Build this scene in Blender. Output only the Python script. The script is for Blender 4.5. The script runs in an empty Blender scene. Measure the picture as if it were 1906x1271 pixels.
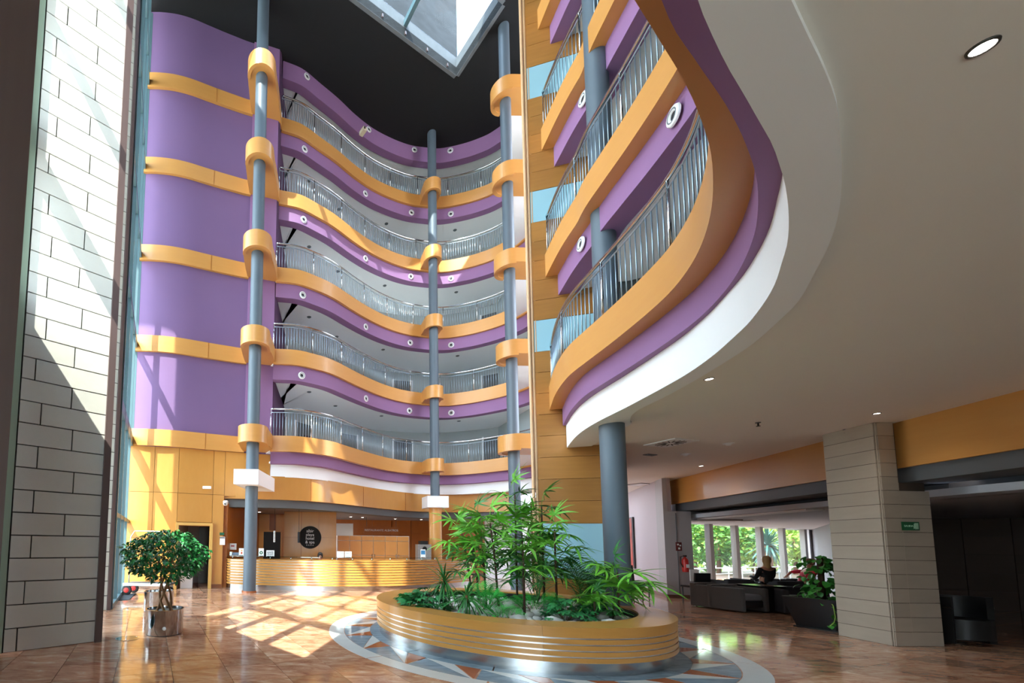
import bpy, bmesh, math, random
from mathutils import Vector, Matrix
from mathutils.geometry import tessellate_polygon
random.seed(7)
C = bpy.context.scene.collection
PI = math.pi
# ------------------------------------------------------------------ camera (surveyed from the photograph's vanishing points)
F_PX, CX, CY, TILT, ROLL, CAM_Z = 780.0, 563.8, 948.37, 0.0769, 0.0148, 1.54
FW = Vector((0, math.cos(TILT), math.sin(TILT))); _u = Vector((0, -math.sin(TILT), math.cos(TILT))); _r = Vector((1, 0, 0))
RT = _r*math.cos(ROLL) + _u*math.sin(ROLL); UP = -_r*math.sin(ROLL) + _u*math.cos(ROLL)
cam = bpy.data.cameras.new('camera'); cam_o = bpy.data.objects.new('camera', cam); C.objects.link(cam_o)
cam_o.matrix_world = Matrix(((RT.x, UP.x, -FW.x, 0), (RT.y, UP.y, -FW.y, 0), (RT.z, UP.z, -FW.z, CAM_Z), (0, 0, 0, 1)))
cam.sensor_width = 36; cam.lens = 36*F_PX/1906; cam.shift_x = (953-CX)/1906; cam.shift_y = (CY-635.5)/1906
cam.clip_start = 0.05; cam.clip_end = 400
bpy.context.scene.camera = cam_o
# ------------------------------------------------------------------ world, sun, exposure
SKY_STRENGTH = 9.5
SUN_STRENGTH = 12.0
EXPOSURE = 0.55
w = bpy.data.worlds.new('sky'); bpy.context.scene.world = w; w.use_nodes = True
nt = w.node_tree; nt.nodes.clear()
wo = nt.nodes.new('ShaderNodeOutputWorld'); bg = nt.nodes.new('ShaderNodeBackground')
tc = nt.nodes.new('ShaderNodeTexCoord'); sep = nt.nodes.new('ShaderNodeSeparateXYZ'); rmp = nt.nodes.new('ShaderNodeValToRGB')
nt.links.new(tc.outputs['Generated'], sep.inputs[0]); nt.links.new(sep.outputs['Z'], rmp.inputs[0])
rmp.color_ramp.elements[0].position = 0.0; rmp.color_ramp.elements[0].color = (0.86, 0.92, 1.0, 1)
rmp.color_ramp.elements[1].position = 0.9; rmp.color_ramp.elements[1].color = (0.62, 0.78, 1.0, 1)
nt.links.new(rmp.outputs[0], bg.inputs[0]); bg.inputs[1].default_value = SKY_STRENGTH
nt.links.new(bg.outputs[0], wo.inputs[0])
sun = bpy.data.lights.new('sun', 'SUN'); sun.energy = SUN_STRENGTH; sun.angle = 0.009; sun.color = (1.0, 0.95, 0.86)
sun_o = bpy.data.objects.new('sun', sun); C.objects.link(sun_o)
SUN_DIR = Vector((0.378, 0.926, -1.25)).normalized()
sun_o.rotation_euler = SUN_DIR.to_track_quat('-Z', 'Y').to_euler()
sun_o.location = (-10, -20, 30)
sc = bpy.context.scene
sc.view_settings.view_transform = 'Standard'; sc.view_settings.look = 'None'
sc.view_settings.gamma = 1.0; sc.view_settings.use_curve_mapping = False
sc.view_settings.exposure = EXPOSURE
try:
    sc.cycles.max_bounces = 10; sc.cycles.diffuse_bounces = 6; sc.cycles.glossy_bounces = 4
    sc.cycles.transparent_max_bounces = 12; sc.cycles.sample_clamp_indirect = 8
except Exception: pass

def ray(px, py):
    return RT*((px-CX)/F_PX) + UP*((CY-py)/F_PX) + FW
def at_z(px, py, z):
    r = ray(px, py); return Vector((0, 0, CAM_Z)) + r*((z-CAM_Z)/r.z)
def at_y(px, py, Y):
    r = ray(px, py); return Vector((0, 0, CAM_Z)) + r*(Y/r.y)

# ------------------------------------------------------------------ materials
def srgb(h):
    h = h.lstrip('#'); v = [int(h[i:i+2], 16)/255 for i in (0, 2, 4)]
    return tuple(((c+0.055)/1.055)**2.4 if c > 0.04045 else c/12.92 for c in v)
MATS = {}
def mat(name, col, rough=0.5, metal=0.0, spec=0.5, var=0.0, scale=3.0, stretch=(1, 1, 1), bump=0.0, col2=None, emit=None, detail=4.0, coat=0.0, rnd=0.0):
    """principled material; var>0 mixes col with col2 (or a darker tone) by stretched noise in object position"""
    if name in MATS: return MATS[name]
    m = bpy.data.materials.new(name); m.use_nodes = True; MATS[name] = m
    n = m.node_tree; b = n.nodes['Principled BSDF']
    c = srgb(col) if isinstance(col, str) else col
    b.inputs['Base Color'].default_value = (*c, 1); b.inputs['Roughness'].default_value = rough
    b.inputs['Metallic'].default_value = metal; b.inputs['Specular IOR Level'].default_value = spec
    b.inputs['Coat Weight'].default_value = coat; b.inputs['Coat Roughness'].default_value = 0.08
    if emit:
        b.inputs['Emission Color'].default_value = (*c, 1); b.inputs['Emission Strength'].default_value = emit
    out = None
    if var or bump:
        g = n.nodes.new('ShaderNodeNewGeometry'); mp = n.nodes.new('ShaderNodeMapping'); nz = n.nodes.new('ShaderNodeTexNoise')
        n.links.new(g.outputs['Position'], mp.inputs[0]); mp.inputs['Scale'].default_value = stretch
        n.links.new(mp.outputs[0], nz.inputs['Vector']); nz.inputs['Scale'].default_value = scale; nz.inputs['Detail'].default_value = detail
        nz.inputs['Roughness'].default_value = 0.62
    if var:
        c2 = srgb(col2) if isinstance(col2, str) else (col2 or tuple(x*0.55 for x in c))
        r = n.nodes.new('ShaderNodeValToRGB'); r.color_ramp.elements[0].position = 0.5-0.28; r.color_ramp.elements[1].position = 0.5+0.28
        r.color_ramp.elements[0].color = (*[c[i]*(1-var)+c2[i]*var for i in range(3)], 1); r.color_ramp.elements[1].color = (*c, 1)
        n.links.new(nz.outputs['Fac'], r.inputs[0]); out = r.outputs[0]
    if rnd:
        oi = n.nodes.new('ShaderNodeObjectInfo'); hs = n.nodes.new('ShaderNodeHueSaturation'); mr = n.nodes.new('ShaderNodeMapRange')
        mr.inputs['To Min'].default_value = 1-rnd; mr.inputs['To Max'].default_value = 1+rnd
        n.links.new(oi.outputs['Random'], mr.inputs['Value']); n.links.new(mr.outputs[0], hs.inputs['Value'])
        if out: n.links.new(out, hs.inputs['Color'])
        else: hs.inputs['Color'].default_value = (*c, 1)
        out = hs.outputs[0]
    if out: n.links.new(out, b.inputs['Base Color'])
    if bump:
        bp = n.nodes.new('ShaderNodeBump'); bp.inputs['Strength'].default_value = bump; bp.inputs['Distance'].default_value = 0.02
        n.links.new(nz.outputs['Fac'], bp.inputs['Height']); n.links.new(bp.outputs[0], b.inputs['Normal'])
    return m
WOOD = mat('wood_band', '#cc9450', 0.38, var=0.3, scale=2.2, stretch=(0.6, 0.6, 5), col2='#be7f3c', rnd=0.05, coat=0.1)
WOODV = mat('wood_panel', '#c48d45', 0.36, var=0.4, scale=2.5, stretch=(3.0, 3.0, 0.8), col2='#b87c35', rnd=0.07, coat=0.15)
WOODH = mat('wood_cladding', '#b07a3c', 0.42, var=0.5, scale=1.6, stretch=(0.7, 0.7, 7), col2='#8a5a28', rnd=0.12)
WOODD = mat('wood_dark_red', '#a55c18', 0.35, var=0.4, scale=2, stretch=(3, 3, 0.8), col2='#7c3c0c', rnd=0.06)
WOODP = mat('planter_wood', '#c8924a', 0.3, var=0.3, scale=2.2, stretch=(1, 1, 8), col2='#a56c22', coat=0.25)
PURPLE = mat('purple_plaster', '#8c6690', 0.75, var=0.12, scale=1.2, col2='#714f80')
PURPLEW = mat('purple_wall_plaster', '#735780', 0.8, var=0.25, scale=0.7, col2='#604a7c')
PURPLED = mat('dark_purple_plaster', '#4a2b4c', 0.8)
WHITE = mat('white_plaster', '#eef0f2', 0.6)
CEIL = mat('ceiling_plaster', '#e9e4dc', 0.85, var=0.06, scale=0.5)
SOFF = mat('gallery_soffit', '#eaeef0', 0.45)
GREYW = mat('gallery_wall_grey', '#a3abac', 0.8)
BLACKC = mat('black_roof_paint', '#090b0f', 0.9, var=0.3, scale=3, col2='#101216')
COLM = mat('blue_grey_column_paint', '#56636e', 0.5, var=0.08, scale=4)
GREYF = mat('dark_grey_paint', '#565a5e', 0.6)
STEEL = mat('brushed_steel', '#c4c8ca', 0.25, metal=1.0, var=0.15, scale=4, stretch=(1, 1, 30))
CHROME = mat('chrome_rail', '#c9cdd0', 0.12, metal=1.0)
RAILM = mat('baluster_steel', '#9fb0be', 0.3, metal=0.8)
STONE = mat('pale_stone_block', '#cfcdc5', 0.7, var=0.22, scale=5, col2='#bdbab0', bump=0.25, rnd=0.04, detail=8)
STONEP = mat('beige_stone_tile', '#b3a695', 0.55, var=0.3, scale=2.5, stretch=(1, 1, 4), col2='#978a7a', rnd=0.06)
STONEJ = mat('stone_joint', '#57554f', 0.9)
FRAME = mat('brown_window_frame', '#5c4b4a', 0.4)
FRAMEG = mat('green_window_frame', '#8fa08c', 0.5)
FRAMET = mat('teal_window_frame', '#56727a', 0.4)
DARK = mat('near_black', '#0b0c0e', 0.5)
DARKBR = mat('dark_brown_curtain', '#6e625f', 0.9, var=0.3, scale=2, stretch=(9, 9, 0.2), col2='#5b504e')
BLUEP = mat('pale_blue_panel', '#9cc8d6', 0.35)
PAPER = mat('white_paper', '#f2f2ee', 0.6)
LEAFG = mat('ficus_leaf', '#2f8f42', 0.35, rnd=0.45)
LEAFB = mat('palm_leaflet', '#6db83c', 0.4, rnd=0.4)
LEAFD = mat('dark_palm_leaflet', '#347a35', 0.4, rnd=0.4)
LEAFF = mat('bright_fern', '#2fae3c', 0.45, rnd=0.35)
LEAFS = mat('shrub_leaf', '#35854a', 0.4, rnd=0.35)
BARK = mat('bark', '#7c5836', 0.85, var=0.5, scale=14, col2='#4b331e')
BARKP = mat('palm_stem_fibre', '#4a3322', 0.9, var=0.5, scale=20, col2='#2a1c12')
PEB = mat('white_pebble', '#cfcdc6', 0.6, var=0.2, scale=8, rnd=0.2)
SOIL = mat('gravel_bed', '#8d8a80', 0.9, var=0.6, scale=30, col2='#5e5b53')
SKIN = mat('skin', '#c98f70', 0.55)
HAIRD = mat('dark_hair', '#1d130f', 0.5)
HAIRB = mat('fair_hair', '#a8824e', 0.5)
GREEND = mat('exit_sign_green', '#0f5a33', 0.5)
REDP = mat('fire_red', '#b8231d', 0.35)
GREYFAB = mat('grey_upholstery', '#5a5654', 0.9, var=0.2, scale=40)
LAMP = mat('lamp_lens', '#fff6ea', 0.4, emit=14)
def glass_mat(name, tint, gloss=0.12):
    m = bpy.data.materials.new(name); m.use_nodes = True; n = m.node_tree; n.nodes.clear()
    o = n.nodes.new('ShaderNodeOutputMaterial'); mx = n.nodes.new('ShaderNodeMixShader'); t = n.nodes.new('ShaderNodeBsdfTransparent'); g = n.nodes.new('ShaderNodeBsdfGlossy')
    lw = n.nodes.new('ShaderNodeLayerWeight'); lw.inputs[0].default_value = 0.5
    pw = n.nodes.new('ShaderNodeMath'); pw.operation = 'POWER'; pw.inputs[1].default_value = 4.0
    ml = n.nodes.new('ShaderNodeMath'); ml.operation = 'MULTIPLY_ADD'; ml.inputs[1].default_value = 0.6; ml.inputs[2].default_value = gloss*0.4; ml.use_clamp = True
    n.links.new(lw.outputs['Facing'], pw.inputs[0]); n.links.new(pw.outputs[0], ml.inputs[0])
    t.inputs[0].default_value = (*tint, 1); g.inputs['Roughness'].default_value = 0.02
    n.links.new(ml.outputs[0], mx.inputs[0]); n.links.new(t.outputs[0], mx.inputs[1]); n.links.new(g.outputs[0], mx.inputs[2]); n.links.new(mx.outputs[0], o.inputs[0])
    MATS[name] = m; return m
GLASS = glass_mat('window_glass', (0.93, 0.97, 0.96))
def floor_mat():
    m = bpy.data.materials.new('rojo_marble'); m.use_nodes = True; n = m.node_tree; b = n.nodes['Principled BSDF']
    g = n.nodes.new('ShaderNodeNewGeometry'); oi = n.nodes.new('ShaderNodeObjectInfo')
    ad = n.nodes.new('ShaderNodeVectorMath'); ad.operation = 'ADD'; cmb = n.nodes.new('ShaderNodeCombineXYZ'); mu = n.nodes.new('ShaderNodeMath'); mu.operation = 'MULTIPLY'; mu.inputs[1].default_value = 40
    n.links.new(oi.outputs['Random'], mu.inputs[0]); n.links.new(mu.outputs[0], cmb.inputs[2]); n.links.new(g.outputs['Position'], ad.inputs[0]); n.links.new(cmb.outputs[0], ad.inputs[1])
    mp = n.nodes.new('ShaderNodeMapping'); mp.inputs['Scale'].default_value = (1.6, 4.0, 1); mp.inputs['Rotation'].default_value = (0, 0, 0.35); n.links.new(ad.outputs[0], mp.inputs[0])
    nz = n.nodes.new('ShaderNodeTexNoise'); nz.inputs['Scale'].default_value = 1.5; nz.inputs['Detail'].default_value = 9; nz.inputs['Roughness'].default_value = 0.7; nz.inputs['Distortion'].default_value = 1.0
    n.links.new(mp.outputs[0], nz.inputs['Vector'])
    r = n.nodes.new('ShaderNodeValToRGB'); e = r.color_ramp.elements
    e[0].position = 0.3; e[0].color = (*srgb('#96614c'), 1); e[1].position = 0.72; e[1].color = (*srgb('#ecd2b8'), 1)
    x = e.new(0.43); x.color = (*srgb('#bd8566'), 1); x = e.new(0.56); x.color = (*srgb('#d3a382'), 1)
    n.links.new(nz.outputs['Fac'], r.inputs[0])
    hs = n.nodes.new('ShaderNodeHueSaturation'); mr = n.nodes.new('ShaderNodeMapRange'); mr.inputs['To Min'].default_value = 0.72; mr.inputs['To Max'].default_value = 1.15
    n.links.new(oi.outputs['Random'], mr.inputs['Value']); n.links.new(mr.outputs[0], hs.inputs['Value']); n.links.new(r.outputs[0], hs.inputs['Color'])
    n.links.new(hs.outputs[0], b.inputs['Base Color']); b.inputs['Roughness'].default_value = 0.09; b.inputs['Specular IOR Level'].default_value = 0.55
    MATS['floor'] = m; return m
MARBLE = floor_mat()
MARB_W = mat('white_marble', '#cfd3d0', 0.08, var=0.2, scale=3, col2='#a8b0ae', spec=0.6)
MARB_B = mat('blue_marble', '#5f7384', 0.08, var=0.8, scale=4, stretch=(1, 3, 1), col2='#9fb4bd', spec=0.6, detail=8)
MARB_R = mat('red_marble', '#b0673f', 0.08, var=0.6, scale=5, col2='#8d4a2c', spec=0.6)

# ------------------------------------------------------------------ mesh helpers
class MB:
    def __init__(s): s.v = []; s.f = []
    def add(s, vs, fs):
        k = len(s.v); s.v += [tuple(x) for x in vs]; s.f += [tuple(i+k for i in f) for f in fs]; return s
    def box(s, c, sz, rz=0.0):
        x, y, z = sz[0]/2, sz[1]/2, sz[2]/2; ca, sa = math.cos(rz), math.sin(rz); vs = []
        for dz in (-z, z):
            for dx, dy in ((-x, -y), (x, -y), (x, y), (-x, y)): vs.append((c[0]+dx*ca-dy*sa, c[1]+dx*sa+dy*ca, c[2]+dz))
        return s.add(vs, [(0, 3, 2, 1), (4, 5, 6, 7), (0, 1, 5, 4), (1, 2, 6, 5), (2, 3, 7, 6), (3, 0, 4, 7)])
    def prism(s, poly, z0, z1):
        n = len(poly); a = sum(poly[i][0]*poly[(i+1) % n][1]-poly[(i+1) % n][0]*poly[i][1] for i in range(n))
        if a < 0: poly = poly[::-1]
        vs = [(p[0], p[1], z0) for p in poly]+[(p[0], p[1], z1) for p in poly]
        tr = tessellate_polygon([[Vector((p[0], p[1], 0)) for p in poly]])
        fs = []
        for t in tr:
            p, q, r = (poly[i] for i in t); cr = (q[0]-p[0])*(r[1]-p[1])-(q[1]-p[1])*(r[0]-p[0])
            t = t if cr > 0 else t[::-1]; fs.append(tuple(i+n for i in t)); fs.append(tuple(reversed(t)))
        fs += [(i, (i+1) % n, (i+1) % n+n, i+n) for i in range(n)]
        return s.add(vs, fs)
    def between(s, A, B, z0, z1):
        """closed solid between two matching open polylines A (front) and B (back)"""
        n = len(A); vs = [(p[0], p[1], z0) for p in A]+[(p[0], p[1], z1) for p in A]+[(p[0], p[1], z0) for p in B]+[(p[0], p[1], z1) for p in B]; fs = []
        for i in range(n-1):
            a0, a1, A0, A1, b0, b1, B0, B1 = i, i+1, n+i, n+i+1, 2*n+i, 2*n+i+1, 3*n+i, 3*n+i+1
            fs += [(a0, a1, A1, A0), (b1, b0, B0, B1), (A0, A1, B1, B0), (a1, a0, b0, b1)]
        fs += [(0, n, 3*n, 2*n), (n-1, 3*n-1, 4*n-1, 2*n-1)]
        return s.add(vs, fs)
    def tube(s, path, r, seg=8, cap=True, r1=None):
        path = [Vector(p) for p in path]; n = len(path); vs = []; fs = []; up = Vector((0, 0, 1)); pn = None
        for i, p in enumerate(path):
            t = (path[min(i+1, n-1)]-path[max(i-1, 0)]).normalized()
            if pn is None: pn = t.cross(up if abs(t.z) < 0.95 else Vector((1, 0, 0))).normalized()
            else: pn = (pn-t*pn.dot(t)).normalized()
            bn = t.cross(pn); rr = r if r1 is None else r+(r1-r)*i/(n-1)
            for k in range(seg):
                a = 2*PI*k/seg; vs.append(p+pn*math.cos(a)*rr+bn*math.sin(a)*rr)
        for i in range(n-1):
            for k in range(seg):
                k2 = (k+1) % seg; fs.append((i*seg+k, i*seg+k2, (i+1)*seg+k2, (i+1)*seg+k))
        if cap: fs += [tuple(range(seg))[::-1], tuple((n-1)*seg+k for k in range(seg))]
        return s.add(vs, fs)
    def cyl(s, c, r, z0, z1, seg=32, r1=None):
        r1 = r if r1 is None else r1
        vs = [(c[0]+math.cos(2*PI*k/seg)*q, c[1]+math.sin(2*PI*k/seg)*q, z) for z, q in ((z0, r), (z1, r1)) for k in range(seg)]
        fs = [(k, (k+1) % seg, seg+(k+1) % seg, seg+k) for k in range(seg)]+[tuple(range(seg))[::-1], tuple(range(seg, 2*seg))]
        return s.add(vs, fs)
    def lathe(s, c, prof, seg=24, ax='z', M=None):
        vs = []; n = len(prof)
        for r, z in prof:
            for k in range(seg):
                a = 2*PI*k/seg; v = Vector((r*math.cos(a), r*math.sin(a), z)); v = (M @ v) if M else v; vs.append(v+Vector(c))
        fs = [(i*seg+k, i*seg+(k+1) % seg, (i+1)*seg+(k+1) % seg, (i+1)*seg+k) for i in range(n-1) for k in range(seg)]
        return s.add(vs, fs)
    def ring(s, c, r0, r1, z0, z1, a0=0, a1=2*PI, seg=96):
        n = seg+1; pts0 = [(c[0]+r1*math.cos(a0+(a1-a0)*i/seg), c[1]+r1*math.sin(a0+(a1-a0)*i/seg)) for i in range(n)]
        pts1 = [(c[0]+r0*math.cos(a0+(a1-a0)*i/seg), c[1]+r0*math.sin(a0+(a1-a0)*i/seg)) for i in range(n)]
        full = abs(a1-a0-2*PI) < 1e-6
        vs = [(p[0], p[1], z0) for p in pts0]+[(p[0], p[1], z1) for p in pts0]+[(p[0], p[1], z0) for p in pts1]+[(p[0], p[1], z1) for p in pts1]; fs = []
        for i in range(seg):
            fs += [(i, i+1, n+i+1, n+i), (2*n+i+1, 2*n+i, 3*n+i, 3*n+i+1), (n+i, n+i+1, 3*n+i+1, 3*n+i), (i+1, i, 2*n+i, 2*n+i+1)]
        if not full: fs += [(0, n, 3*n, 2*n), (n-1, 3*n-1, 4*n-1, 2*n-1)]
        return s.add(vs, fs)
    def quad(s, a, b, c, d): return s.add([a, b, c, d], [(0, 1, 2, 3)])
def mesh_of(name, mb, m, smooth=None, off=(0, 0, 0)):
    me = bpy.data.meshes.new(name)
    me.from_pydata([(v[0]-off[0], v[1]-off[1], v[2]-off[2]) for v in mb.v], [], mb.f); me.materials.append(m)
    me.validate(clean_customdata=False)
    bm = bmesh.new(); bm.from_mesh(me); bmesh.ops.recalc_face_normals(bm, faces=bm.faces); bm.to_mesh(me); bm.free()
    if smooth:
        for p in me.polygons: p.use_smooth = True
        if smooth is not True and smooth < 179: me.set_sharp_from_angle(angle=math.radians(smooth))
    me.update(); return me
def obj(name, mb, m, parent=None, smooth=None, label=None):
    off = parent_loc(parent) if parent else (0, 0, 0)
    o = bpy.data.objects.new(name, mesh_of(name, mb, m, smooth, off)); C.objects.link(o)
    if parent: o.parent = parent
    if label: o['label'] = label
    return o
def parent_loc(p):
    v = Vector((0, 0, 0))
    while p is not None: v = v+p.location; p = p.parent
    return v
def thing(name, label, cat, loc=(0, 0, 0), group=None):
    o = bpy.data.objects.new(name, None); o.empty_display_size = 0.1; C.objects.link(o); o.location = loc
    o['label'] = label; o['category'] = cat
    if group: o['group'] = group
    return o
def tag(o, label, cat, group=None):
    o['label'] = label; o['category'] = cat
    if group: o['group'] = group
    return o
def struct(name, mb, m, smooth=None, parent=None):
    o = obj(name, mb, m, parent, smooth)
    if not parent: o['kind'] = 'structure'
    return o
def inst(src, name=None, parent=None, mw=None):
    o = src.copy(); C.objects.link(o)
    if name: o.name = name
    o.parent = parent
    if mw is not None: o.matrix_local = mw
    return o
def text(name, body, loc, size, m, parent, rot=(PI/2, 0, 0), ext=0.004, align='CENTER', label=None, space=1.0):
    cu = bpy.data.curves.new(name, 'FONT'); cu.body = body; cu.size = size; cu.extrude = ext; cu.align_x = align; cu.align_y = 'CENTER'; cu.space_line = space
    cu.materials.append(m); tmp = bpy.data.objects.new(name, cu); C.objects.link(tmp)
    dg = bpy.context.evaluated_depsgraph_get(); me = bpy.data.meshes.new_from_object(tmp.evaluated_get(dg)); bpy.data.objects.remove(tmp)
    if not me.materials: me.materials.append(m)
    o = bpy.data.objects.new(name, me); C.objects.link(o)
    if parent: o.parent = parent; loc = Vector(loc)-parent_loc(parent)
    o.location = loc; o.rotation_euler = rot
    if label: o['label'] = label
    return o
def smooth_curve(P, n):
    P = [Vector((p[0], p[1])) for p in P]; out = []
    def cr(a, b, c, d, t): return 0.5*((2*b)+(c-a)*t+(2*a-5*b+4*c-d)*t*t+(3*b-a-3*c+d)*t*t*t)
    for i in range(len(P)-1):
        a = P[i-1] if i else 2*P[0]-P[1]; d = P[i+2] if i+2 < len(P) else 2*P[-1]-P[-2]
        for k in range(12): out.append(cr(a, P[i], P[i+1], d, k/12))
    out.append(P[-1]); L = [0]
    for i in range(1, len(out)): L.append(L[-1]+(out[i]-out[i-1]).length)
    res = []; j = 0
    for i in range(n):
        s = L[-1]*i/(n-1)
        while j < len(L)-2 and L[j+1] < s: j += 1
        t = (s-L[j])/max(1e-9, L[j+1]-L[j]); res.append(out[j].lerp(out[j+1], t))
    return res
def offs(Cv, d):
    n = len(Cv); out = []
    for i, p in enumerate(Cv):
        t = (Cv[min(i+1, n-1)]-Cv[max(i-1, 0)]).normalized(); out.append(p+Vector((-t.y, t.x))*d)
    return out
def curve_len(Cv): return sum((Cv[i+1]-Cv[i]).length for i in range(len(Cv)-1))
def at_len(Cv, s):
    for i in range(len(Cv)-1):
        l = (Cv[i+1]-Cv[i]).length
        if s <= l or i == len(Cv)-2:
            t = min(1, s/l); return Cv[i].lerp(Cv[i+1], t), (Cv[i+1]-Cv[i]).normalized()
        s -= l

# ------------------------------------------------------------------ survey: levels and plan curves
T = [5.05+3.08*i for i in range(5)]          # top of the wooden parapet band of each gallery
BAND = 0.53
ROOF = 19.75
BACK_LOW = [(-1.12, 13.7), (-0.3, 13.72), (0.35, 13.98), (1.0, 14.4), (1.75, 15.25), (2.55, 16.15), (3.4, 17.0), (4.3, 17.6), (5.33, 17.95), (6.2, 18.02), (6.85, 17.75), (7.4, 17.35), (8.1, 16.6), (8.5, 16.0), (8.8, 15.2)]
BACK_HIGH = [(-1.0, 14.5), (-0.25, 14.76), (0.44, 15.24), (1.19, 15.79), (1.99, 16.46), (2.83, 17.05), (3.70, 17.49), (4.57, 17.81), (5.33, 17.94), (6.11, 17.98), (6.97, 17.76), (7.64, 17.47), (8.12, 17.14), (8.6, 16.5), (8.85, 15.6)]
def back_curve(t, n=110):
    a, b = smooth_curve(BACK_LOW, n), smooth_curve(BACK_HIGH, n); return [a[i].lerp(b[i], t) for i in range(n)]
RIGHT_1 = [(5.42, 9.06), (5.03, 8.25), (4.79, 7.65), (4.63, 7.1), (4.56, 6.55), (4.50, 6.0), (4.43, 5.5), (4.36, 5.1), (4.28, 4.75), (4.16, 4.42), (3.98, 4.06), (3.74, 3.70), (3.45, 3.35), (3.08, 2.98), (2.72, 2.69), (2.38, 2.45), (2.0, 2.21), (1.6, 1.95), (1.2, 1.6), (0.9, 1.0), (0.8, 0.0), (0.8, -2.0), (0.8, -3.9)]
def right_curve(k, n=130):
    a = smooth_curve(RIGHT_1, n); w_ = (0.0, 0.36, 0.56, 0.66, 0.7)[k]; out = []
    for i, p in enumerate(a):
        s = i/(n-1); bump = min(1.0, s/0.12)*max(0.0, min(1.0, 1.5-s*1.6)); out.append(Vector((p.x+w_*bump, p.y)))
    return out

# ================================================================== STRUCTURE
# ---- floor: base slab plus rows of marble tiles, turned 20 degrees as laid
fb = MB().prism([(-7, -4.2), (34, -4.2), (34, 28), (-7, 28)], -0.3, -0.012)
floor = struct('floor', fb, mat('tile_joint', '#5d4a40', 0.6))
PC = (3.5, 7.25)                             # centre of planter and compass ring
A20 = math.radians(20)
def tl(u, v): return (u*math.cos(A20)-v*math.sin(A20), u*math.sin(A20)+v*math.cos(A20))
TS = 0.62; gap = 0.006
tm = MB().box((0, 0, -0.006), (TS-gap, TS-gap, 0.012)); tile_me = mesh_of('tile', tm, MARBLE)
cells = []
for i in range(-30, 60):
    for j in range(-30, 60):
        x, y = tl(i*TS, j*TS)
        if y < 3.2 or y > 21 or x < -6.6 or x > 25: continue
        if x/max(y, 0.1) < -0.85 or x/y > 2.2: continue
        cells.append((math.hypot(x, y), x, y))
cells.sort(); rest = MB(); nt_ = 0
for d, x, y in cells:
    dc = math.hypot(x-PC[0], y-PC[1])
    if dc < 2.3: continue
    if nt_ < 300 and dc > 3.5:
        o = bpy.data.objects.new('tile', tile_me); C.objects.link(o); o.parent = floor; o.location = (x, y, 0); o.rotation_euler = (0, 0, A20); nt_ += 1
    else: rest.box((x, y, -0.007), (TS-gap, TS-gap, 0.012), A20)
o = obj('tile_field', rest, MARBLE, floor); o['kind'] = 'stuff'
# compass ring inlaid round the planter
ring0 = 0.0005
for k in range(12):
    a0 = 2*PI*k/12+0.004; a1 = 2*PI*(k+1)/12-0.004
    obj('marble_arc', MB().ring(PC, 2.76, 3.02, -0.01, 0.003, a0, a1, 10), MARB_W, floor, label='pale marble arc of the ring')
    obj('marble_arc', MB().ring(PC, 2.12, 2.3, -0.01, 0.0025, a0, a1, 10), MARB_B, floor, label='blue marble arc beside the planter')
def pol(r, a): return (PC[0]+r*math.cos(a), PC[1]+r*math.sin(a))
NP = 20
for k in range(NP):
    a = 2*PI*(k+0.15)/NP; da = 2*PI/NP
    wa = lambda r0, r1, x0, x1, n=5: [pol(r1, x0+(x1-x0)*i/n) for i in range(n+1)]
    obj('marble_wedge', MB().prism([pol(2.31, a), pol(2.31, a+da*0.55), pol(2.75, a+da*0.98)], -0.01, 0.002), MARB_W, floor, label='white marble triangle')
    obj('marble_wedge', MB().prism([pol(2.31, a+da*0.57), pol(2.31, a+da*0.99), pol(2.74, a+da*1.0)], -0.01, 0.002), MARB_R, floor, label='red marble triangle')
    obj('marble_wedge', MB().prism([pol(2.32, a+0.005)]+wa(0, 2.75, a+da*0.96, a+0.01), -0.01, 0.002), MARB_B, floor, label='blue marble wedge')

# ---- roof with skylight
S0 = Vector((5.73, 14.98)); ea = Vector((-0.88, -0.47)).normalized(); eb = Vector((0.33, -0.944)).normalized()
P0, P1, P2, P3 = S0, S0+ea*10.4, S0+ea*10.4+eb*2.3, S0+eb*2.3
Q = [P0, P1, P2, P3]
OUT = [Vector(p) for p in ((13, -4.2), (13, 23.2), (-6.4, 23.2), (-9.8, 13.4), (-9.8, 4.8), (-6.4, 4.8), (-4.5, 5.45), (-1.45, 1.6), (-1.6, -4.2))]  # unseen left overhang shaped to keep sun off the upper purple wall
allp = OUT+Q; rf = MB(); nn_ = len(allp)
tris = tessellate_polygon([[Vector((p.x, p.y, 0)) for p in OUT], [Vector((p.x, p.y, 0)) for p in Q]])
rf.add([(p.x, p.y, ROOF) for p in allp]+[(p.x, p.y, ROOF+.35) for p in allp], [tuple(t) for t in tris]+[tuple(i+nn_ for i in t) for t in tris]+[(i, (i+1) % 9, (i+1) % 9+nn_, i+nn_) for i in range(9)]+[(9+i, 9+(i+1) % 4, 9+(i+1) % 4+nn_, 9+i+nn_) for i in range(4)])
roof = struct('ceiling', rf, BLACKC)
CURB = mat('skylight_curb', '#6a7074', 0.8, var=0.5, scale=3, col2='#4a5054')
for i in range(4):
    a, b = Q[i], Q[(i+1) % 4]; nrm = Vector(((b-a).y, -(b-a).x)).normalized()
    if nrm.dot((P0+P2)/2-a) > 0: nrm = -nrm
    obj('skylight_curb', MB().prism([a, b, b+nrm*0.12, a+nrm*0.12], ROOF-0.01, ROOF+0.75), CURB, roof)
for s in (2.6, 5.4, 8.2):
    a = S0+ea*s; b = a+eb*2.3
    obj('skylight_beam', MB().prism([a-ea*.07, a+ea*.07, b+ea*.07, b-ea*.07], ROOF+0.4, ROOF+0.62), FRAMET, roof)
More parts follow.
